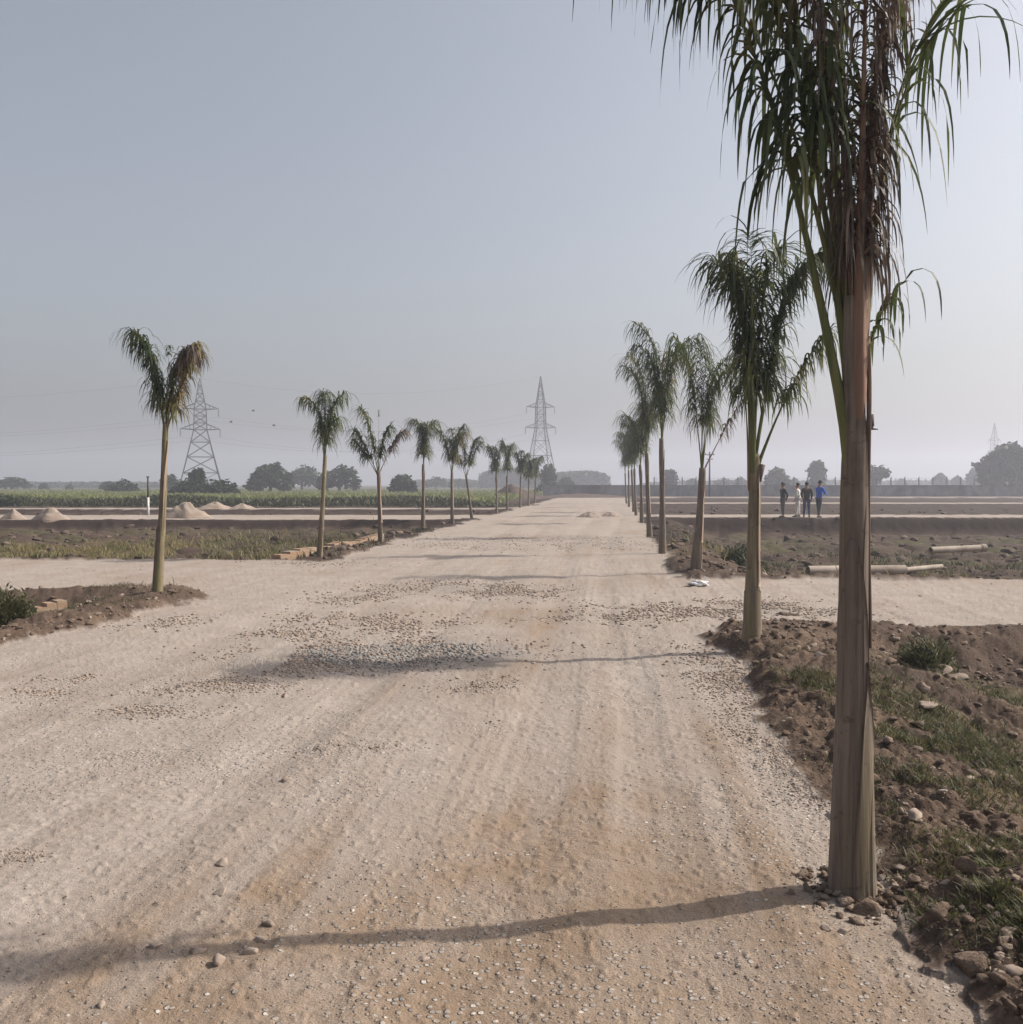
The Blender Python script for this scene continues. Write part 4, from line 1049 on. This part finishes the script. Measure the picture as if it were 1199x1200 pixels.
# ------------------------------------------------------------------ pipes, drain walls, bag
def pipe(x0, y0, x1, y1, d0, d1, rp, label, bell=True, z0=None):
    """ends at picture columns x0/x1 and depths d0/d1"""
    a = Vector((px(x0, d0), d0, zat(y0, d0))); b = Vector((px(x1, d1), d1, zat(y1, d1)))
    L = (b-a).length; ang = math.atan2(b.y-a.y, b.x-a.x); tl = math.atan2(b.z-a.z, L)
    V = []; F = []; n = 24; pr = [(0, rp*.8), (0, rp), (L*.9, rp), (L*.92, rp*1.22), (L, rp*1.22), (L, rp*.85), (L*.9, rp*.8)] if bell else [(0, rp*.8), (0, rp), (L, rp), (L, rp*.8)]
    for (s, r) in pr:
        for k in range(n): V.append((s, r*math.cos(6.2832*k/n), r*math.sin(6.2832*k/n)))
    m = len(pr)
    for i in range(m):
        for k in range(n):
            k2 = (k+1) % n; i2 = (i+1) % m; F.append((i*n+k, i2*n+k, i2*n+k2, i*n+k2))
    o = obj('concrete_pipe', V, F, M['pipe'], None, False); o.location = a; o.rotation_euler = (0, -tl, ang)
    tag(o, label, 'pipe', 'concrete pipes lying beyond the right side track')
pipe(948, 669, 1062, 668, 17.9, 18.3, .09, 'long pale pipe passing behind the nearest palm trunk', False)
pipe(940, 679.5, 1072, 680, 16.9, 17.0, .045, 'thin pale pipe along the far edge of the right side track', False)
pipe(1092, 645, 1156, 642, 20.5, 20.9, .07, 'pale socketed pipe lying farther back on the right', True)
pipe(1062, 668, 1105, 664, 19.0, 19.6, .05, 'short thin pipe end right of the nearest palm trunk', False)

def drain(x0, y0, x1, y1, h, label, th=.23):
    d0, d1 = dep(y0), dep(y1); a = Vector((px(x0, d0), d0, 0)); b = Vector((px(x1, d1), d1, 0))
    L = (b-a).length; ang = math.atan2(b.y-a.y, b.x-a.x); rr = random.Random(int(x0))
    t = empty('brick_drain', (a.x, a.y, hgt(a.x, a.y)), ang, label, 'drain wall', 'low brick drain walls beside the tracks')
    m = MB(); n = max(3, int(L/.35))
    for i in range(n):
        hh = h*(.8 + .2*math.sin(i*.7) - rr.uniform(0, .08)); s = (i+.5)/n; w = a.lerp(b, s)
        zg = hgt(a.x, a.y)*(1-s) + hgt(b.x, b.y)*s - t.location.z + .02*math.sin(i)
        m.box((L*s, 0, zg + hh/2-.1), (L/n-.002, th+rr.uniform(-.01, .01), hh+.2))
    m.build('brick_course', M['brick'], t)
drain(312, 654.5, 368, 648, .22, 'orange brick drain wall left of the second left palm')
drain(381, 645, 446, 632.5, .18, 'brick drain wall between the second and third left palms')
drain(38, 711, 74, 708, .15, 'short orange brick drain piece beside the left bush')

# crumpled white bag
d = dep(688); rg = np.random.default_rng(3)
t = empty('plastic_bag', (px(820, d), d, hgt(px(820, d), d)+.01), 0, 'crumpled white plastic bag on the road before the third right palm', 'plastic bag')
V, F = ICO[3]; V = V.copy()
V *= (1 + .28*np.sin(V@np.array([5, 3, 4])) + .18*np.sin(V@np.array([9, -7, 3])))[:, None]
V = V*np.array([.14, .09, .045]) + np.array([0, 0, .035]); np_mesh('bag_body', V, F, M['plastic'], t, True)
m = MB(); m.tube([(-.09, 0, .05), (-.12, .01, .12), (-.09, .02, .16), (-.05, .01, .08)], .008, 5, True, .3); m.tube([(.08, 0, .05), (.09, 0, .15), (.13, .01, .12), (.12, 0, .05)], .008, 5, True, .3)
m.build('handle', M['plastic'], t)

# ------------------------------------------------------------------ people
def skin_mesh(name, verts, edges, rad, mat, parent, sub=1, root=0):
    me = bpy.data.meshes.new(name); me.from_pydata(verts, edges, []); me.update()
    o = bpy.data.objects.new(name, me); COL.objects.link(o); o.parent = parent
    sk = o.modifiers.new('skin', 'SKIN'); sk.use_smooth_shade = True
    sv = me.skin_vertices[0].data if me.skin_vertices else None
    if sv is None:
        bpy.context.view_layer.update(); sv = me.skin_vertices[0].data
    for i, r in enumerate(rad): sv[i].radius = r if isinstance(r, tuple) else (r, r)
    sv[root].use_root = True
    ss = o.modifiers.new('sub', 'SUBSURF'); ss.levels = ss.render_levels = sub
    dg = bpy.context.evaluated_depsgraph_get(); ev = o.evaluated_get(dg)
    m2 = bpy.data.meshes.new_from_object(ev); m2.materials.clear(); m2.materials.append(mat)
    o.modifiers.clear(); o.data = m2
    m2.polygons.foreach_set('use_smooth', [True]*len(m2.polygons))
    return o
def person(xp, d, rz, label, H, top, bottom, legs, armL, armR, lean=0, head_t=0, cap=False, longshirt=False):
    """legs: (forward of left foot, forward of right foot, gap); arms: elbow and hand offsets"""
    X = px(xp, d); k = H/1.75
    t = empty('person', (X, d, hgt(X, d, True)), rz, label, 'person', 'men standing on the far side track')
    lf, rf, gap = legs
    V = [(0, 0, .95), (0, lean*.3, 1.08), (0, lean*.6, 1.22), (0, lean, 1.38), (0, lean, 1.47), (0, lean+head_t*.4, 1.54), (0, lean+head_t, 1.62), (0, lean+head_t, 1.70)]
    r = [(.14, .10), (.135, .095), (.15, .10), (.16, .10), (.07, .065), (.062, .068), (.090, .108), (.078, .095)]
    E = [(i, i+1) for i in range(7)]
    def limb(start, pts, rr):
        a = start
        for p, q in zip(pts, rr): V.append(p); r.append(q); E.append((a, len(V)-1)); a = len(V)-1
        return a
    for sg, f in ((-1, lf), (1, rf)):
        limb(0, [(sg*.09, 0, .88), (sg*(.09+gap*.4), f*.45, .49), (sg*(.09+gap), f, .09), (sg*(.10+gap), f+.14, .035)], [.085, .058, .04, .036])
    hands = []
    for sg, (eb, hd) in ((-1, armL), (1, armR)):
        sh = (sg*.19, lean, 1.40)
        e = limb(3, [sh, (sg*eb[0], eb[1]+lean, eb[2]), (sg*hd[0], hd[1]+lean, hd[2])], [.055, .040, .028])
        h = Vector(V[-1]); dirv = (h - Vector(V[-2])).normalized()
        hands.append((h, dirv, sg))
        e = limb(e, [tuple(h+dirv*.07)], [(.036, .018)])
        for fi in range(4):
            o_ = Vector(((fi-1.5)*.018, 0, 0)); ln = (.062, .075, .07, .055)[fi]
            limb(e, [tuple(h+dirv*(.075+ln*.5)+o_), tuple(h+dirv*(.075+ln)+o_+Vector((0, .012, -.005)))], [.009, .007])
        limb(e, [tuple(h+dirv*.05+Vector((-sg*.035, .02, 0))), tuple(h+dirv*.085+Vector((-sg*.045, .03, 0)))], [.010, .008])
    V = [tuple(c*k for c in v) for v in V]
    r = [tuple(c*k for c in q) if isinstance(q, tuple) else (q*k, q*k) for q in r]
    skin_mesh('body', V, E, r, M['skin'], t, 1)
    # face: nose, ears
    hc = Vector((0, lean+head_t, 1.65))*k
    # jacket / shirt
    TV = [(0, 0, .84 if not longshirt else .98), (0, lean*.3, 1.08), (0, lean*.6, 1.22), (0, lean, 1.385), (0, lean, 1.49)]
    TR = [(.178, .135), (.165, .125), (.17, .12), (.178, .12), (.09, .085)]
    TE = [(0, 1), (1, 2), (2, 3), (3, 4)]
    if longshirt:
        TV += [(0, 0, .72), (0, .01, .50)]; TR += [(.17, .13), (.18, .14)]; TE += [(0, 5), (5, 6)]
    for sg, (eb, hd) in ((-1, armL), (1, armR)):
        b = len(TV); e = Vector((sg*eb[0], eb[1]+lean, eb[2])); h = Vector((sg*hd[0], hd[1]+lean, hd[2]))
        TV += [(sg*.19, lean, 1.40), tuple(e), tuple(e.lerp(h, .92))]; TR += [.072, .058, .048]
        TE += [(3, b), (b, b+1), (b+1, b+2)]
    skin_mesh('jacket' if not longshirt else 'shirt', [tuple(c*k for c in v) for v in TV], TE,
              [tuple(c*k for c in q) if isinstance(q, tuple) else (q*k, q*k) for q in TR], top, t, 1)
    PV = [(0, 0, 1.03)]; PR = [(.150, .110)]; PE = []
    for sg, f in ((-1, lf), (1, rf)):
        b = len(PV)
        PV += [(sg*.09, 0, .87), (sg*(.09+gap*.4), f*.45, .49), (sg*(.09+gap), f, .10)]; PR += [.104, .078, .060]
        PE += [(0, b), (b, b+1), (b+1, b+2)]
    skin_mesh('trousers', [tuple(c*k for c in v) for v in PV], PE, [tuple(c*k for c in q) if isinstance(q, tuple) else (q*k, q*k) for q in PR], bottom, t, 1)
    for sg, f in ((-1, lf), (1, rf)):
        m = MB(); x0 = sg*(.09+gap)*k
        m.tube([(x0, (f-.07)*k, .04*k), (x0, f*k, .055*k), (x0+sg*.01, (f+.12)*k, .04*k), (x0+sg*.01, (f+.20)*k, .03*k)], [.036*k, .05*k, .045*k, .025*k], 10, True, .9)
        m.build('shoe', M['blackp'], t, True)
    VV, FF = ICO[3]; W = VV.copy(); W = W*np.array([.098, .116, .105])*k
    W[:, 2] = np.where((W[:, 1] > .02*k) & (W[:, 2] < .045*k), np.maximum(W[:, 2], .045*k), np.maximum(W[:, 2], -.05*k))
    np_mesh('hair', W + np.array(hc) + np.array([0, -.012*k, .035*k]), FF, M['hair'], t, True)
    return t
DP = 47.2
jb = cloth('navy_black_cloth', (.030, .034, .045)); ol = cloth('dark_olive_cloth', (.055, .050, .045)); bl = cloth('royal_blue_cloth', (.03, .12, .50))
wh = cloth('off_white_cloth', (.55, .53, .50)); gy = cloth('grey_cloth', (.09, .09, .10)); dn = cloth('denim', (.05, .075, .14)); dk = cloth('dark_trouser', (.04, .05, .065))
person(918, DP, R(100), 'leftmost man, in dark jacket and dark trousers with hands behind him', 1.66, jb, gy, (.02, -.06, .02), ((.24, -.12, 1.15), (.10, -.16, .95)), ((.24, -.12, 1.15), (.08, -.17, .97)), -.01, .02)
person(935.5, DP+.3, R(60), 'man in pale long shirt and white trousers, second from left', 1.63, wh, wh, (.04, -.05, .02), ((.25, 0, 1.14), (.26, .08, .92)), ((.25, 0, 1.14), (.24, .1, .92)), 0, .03, longshirt=True)
person(946, DP-.2, R(-20), 'man in dark olive jacket and blue jeans, third from left', 1.67, ol, dn, (.03, -.05, .04), ((.25, -.02, 1.14), (.20, .12, .95)), ((.25, -.02, 1.14), (.22, .08, .90)), .0, .02)
person(960.5, DP-.5, R(-60), 'rightmost man in bright blue jacket, standing with legs apart and arms bent forward', 1.74, bl, dk, (.16, -.20, .06), ((.25, .10, 1.16), (.16, .32, 1.14)), ((.25, .10, 1.16), (.16, .32, 1.14)), .03, .05)

# ------------------------------------------------------------------ sky, sun, haze
SUN_EL, SUN_AZ = 40.5, 79.0       # azimuth clockwise from the view direction (+Y)
sl = bpy.data.lights.new('sun', 'SUN'); so = bpy.data.objects.new('sun', sl); COL.objects.link(so)
sl.energy = 3.5; sl.angle = R(.7); sl.color = (1.0, .93, .84)
sd = Vector((math.sin(R(SUN_AZ))*math.cos(R(SUN_EL)), math.cos(R(SUN_AZ))*math.cos(R(SUN_EL)), math.sin(R(SUN_EL))))
so.rotation_euler = sd.to_track_quat('Z', 'Y').to_euler()
w = bpy.data.worlds.new('World'); S.world = w; w.use_nodes = True; nt = w.node_tree; q = NB(nt)
bg = nt.nodes['Background']
sky = q.n('ShaderNodeTexSky'); sky.sky_type = 'NISHITA'; sky.sun_disc = False
sky.sun_elevation = R(SUN_EL); sky.sun_rotation = R(SUN_AZ); sky.air_density = 1.0; sky.dust_density = 5.0; sky.ozone_density = 1.0
hs = q.n('ShaderNodeHueSaturation'); hs.inputs['Saturation'].default_value = .55; q.l(sky.outputs[0], hs.inputs['Color'])
q.l(hs.outputs[0], bg.inputs[0]); bg.inputs[1].default_value = .10

HZ = True
if HZ:
    me = MB(); x0, x1, y0, y1, z0, z1 = -1560, 1560, -1560, 1560, -3, 45
    me.box(((x0+x1)/2, (y0+y1)/2, (z0+z1)/2), (x1-x0, y1-y0, z1-z0))
    hm = bpy.data.materials.new('haze_air'); hm.use_nodes = True; n2 = hm.node_tree
    for nd in list(n2.nodes):
        if nd.type == 'BSDF_PRINCIPLED': n2.nodes.remove(nd)
    pv = n2.nodes.new('ShaderNodeVolumePrincipled'); pv.inputs['Color'].default_value = (.79, .82, .92, 1)
    pv.inputs['Density'].default_value = .0015; pv.inputs['Anisotropy'].default_value = .38
    n2.links.new(pv.outputs[0], n2.nodes['Material Output'].inputs['Volume'])
    o = me.build('haze', hm); o['kind'] = 'stuff'; o['label'] = 'grey dust haze filling the air over the plain'; o['category'] = 'haze'

S.cycles.volume_bounces = 1
S.cycles.max_bounces = 6
S.view_settings.view_transform = 'Standard'; S.view_settings.look = 'None'; S.view_settings.gamma = 1
S.view_settings.exposure = 0.55
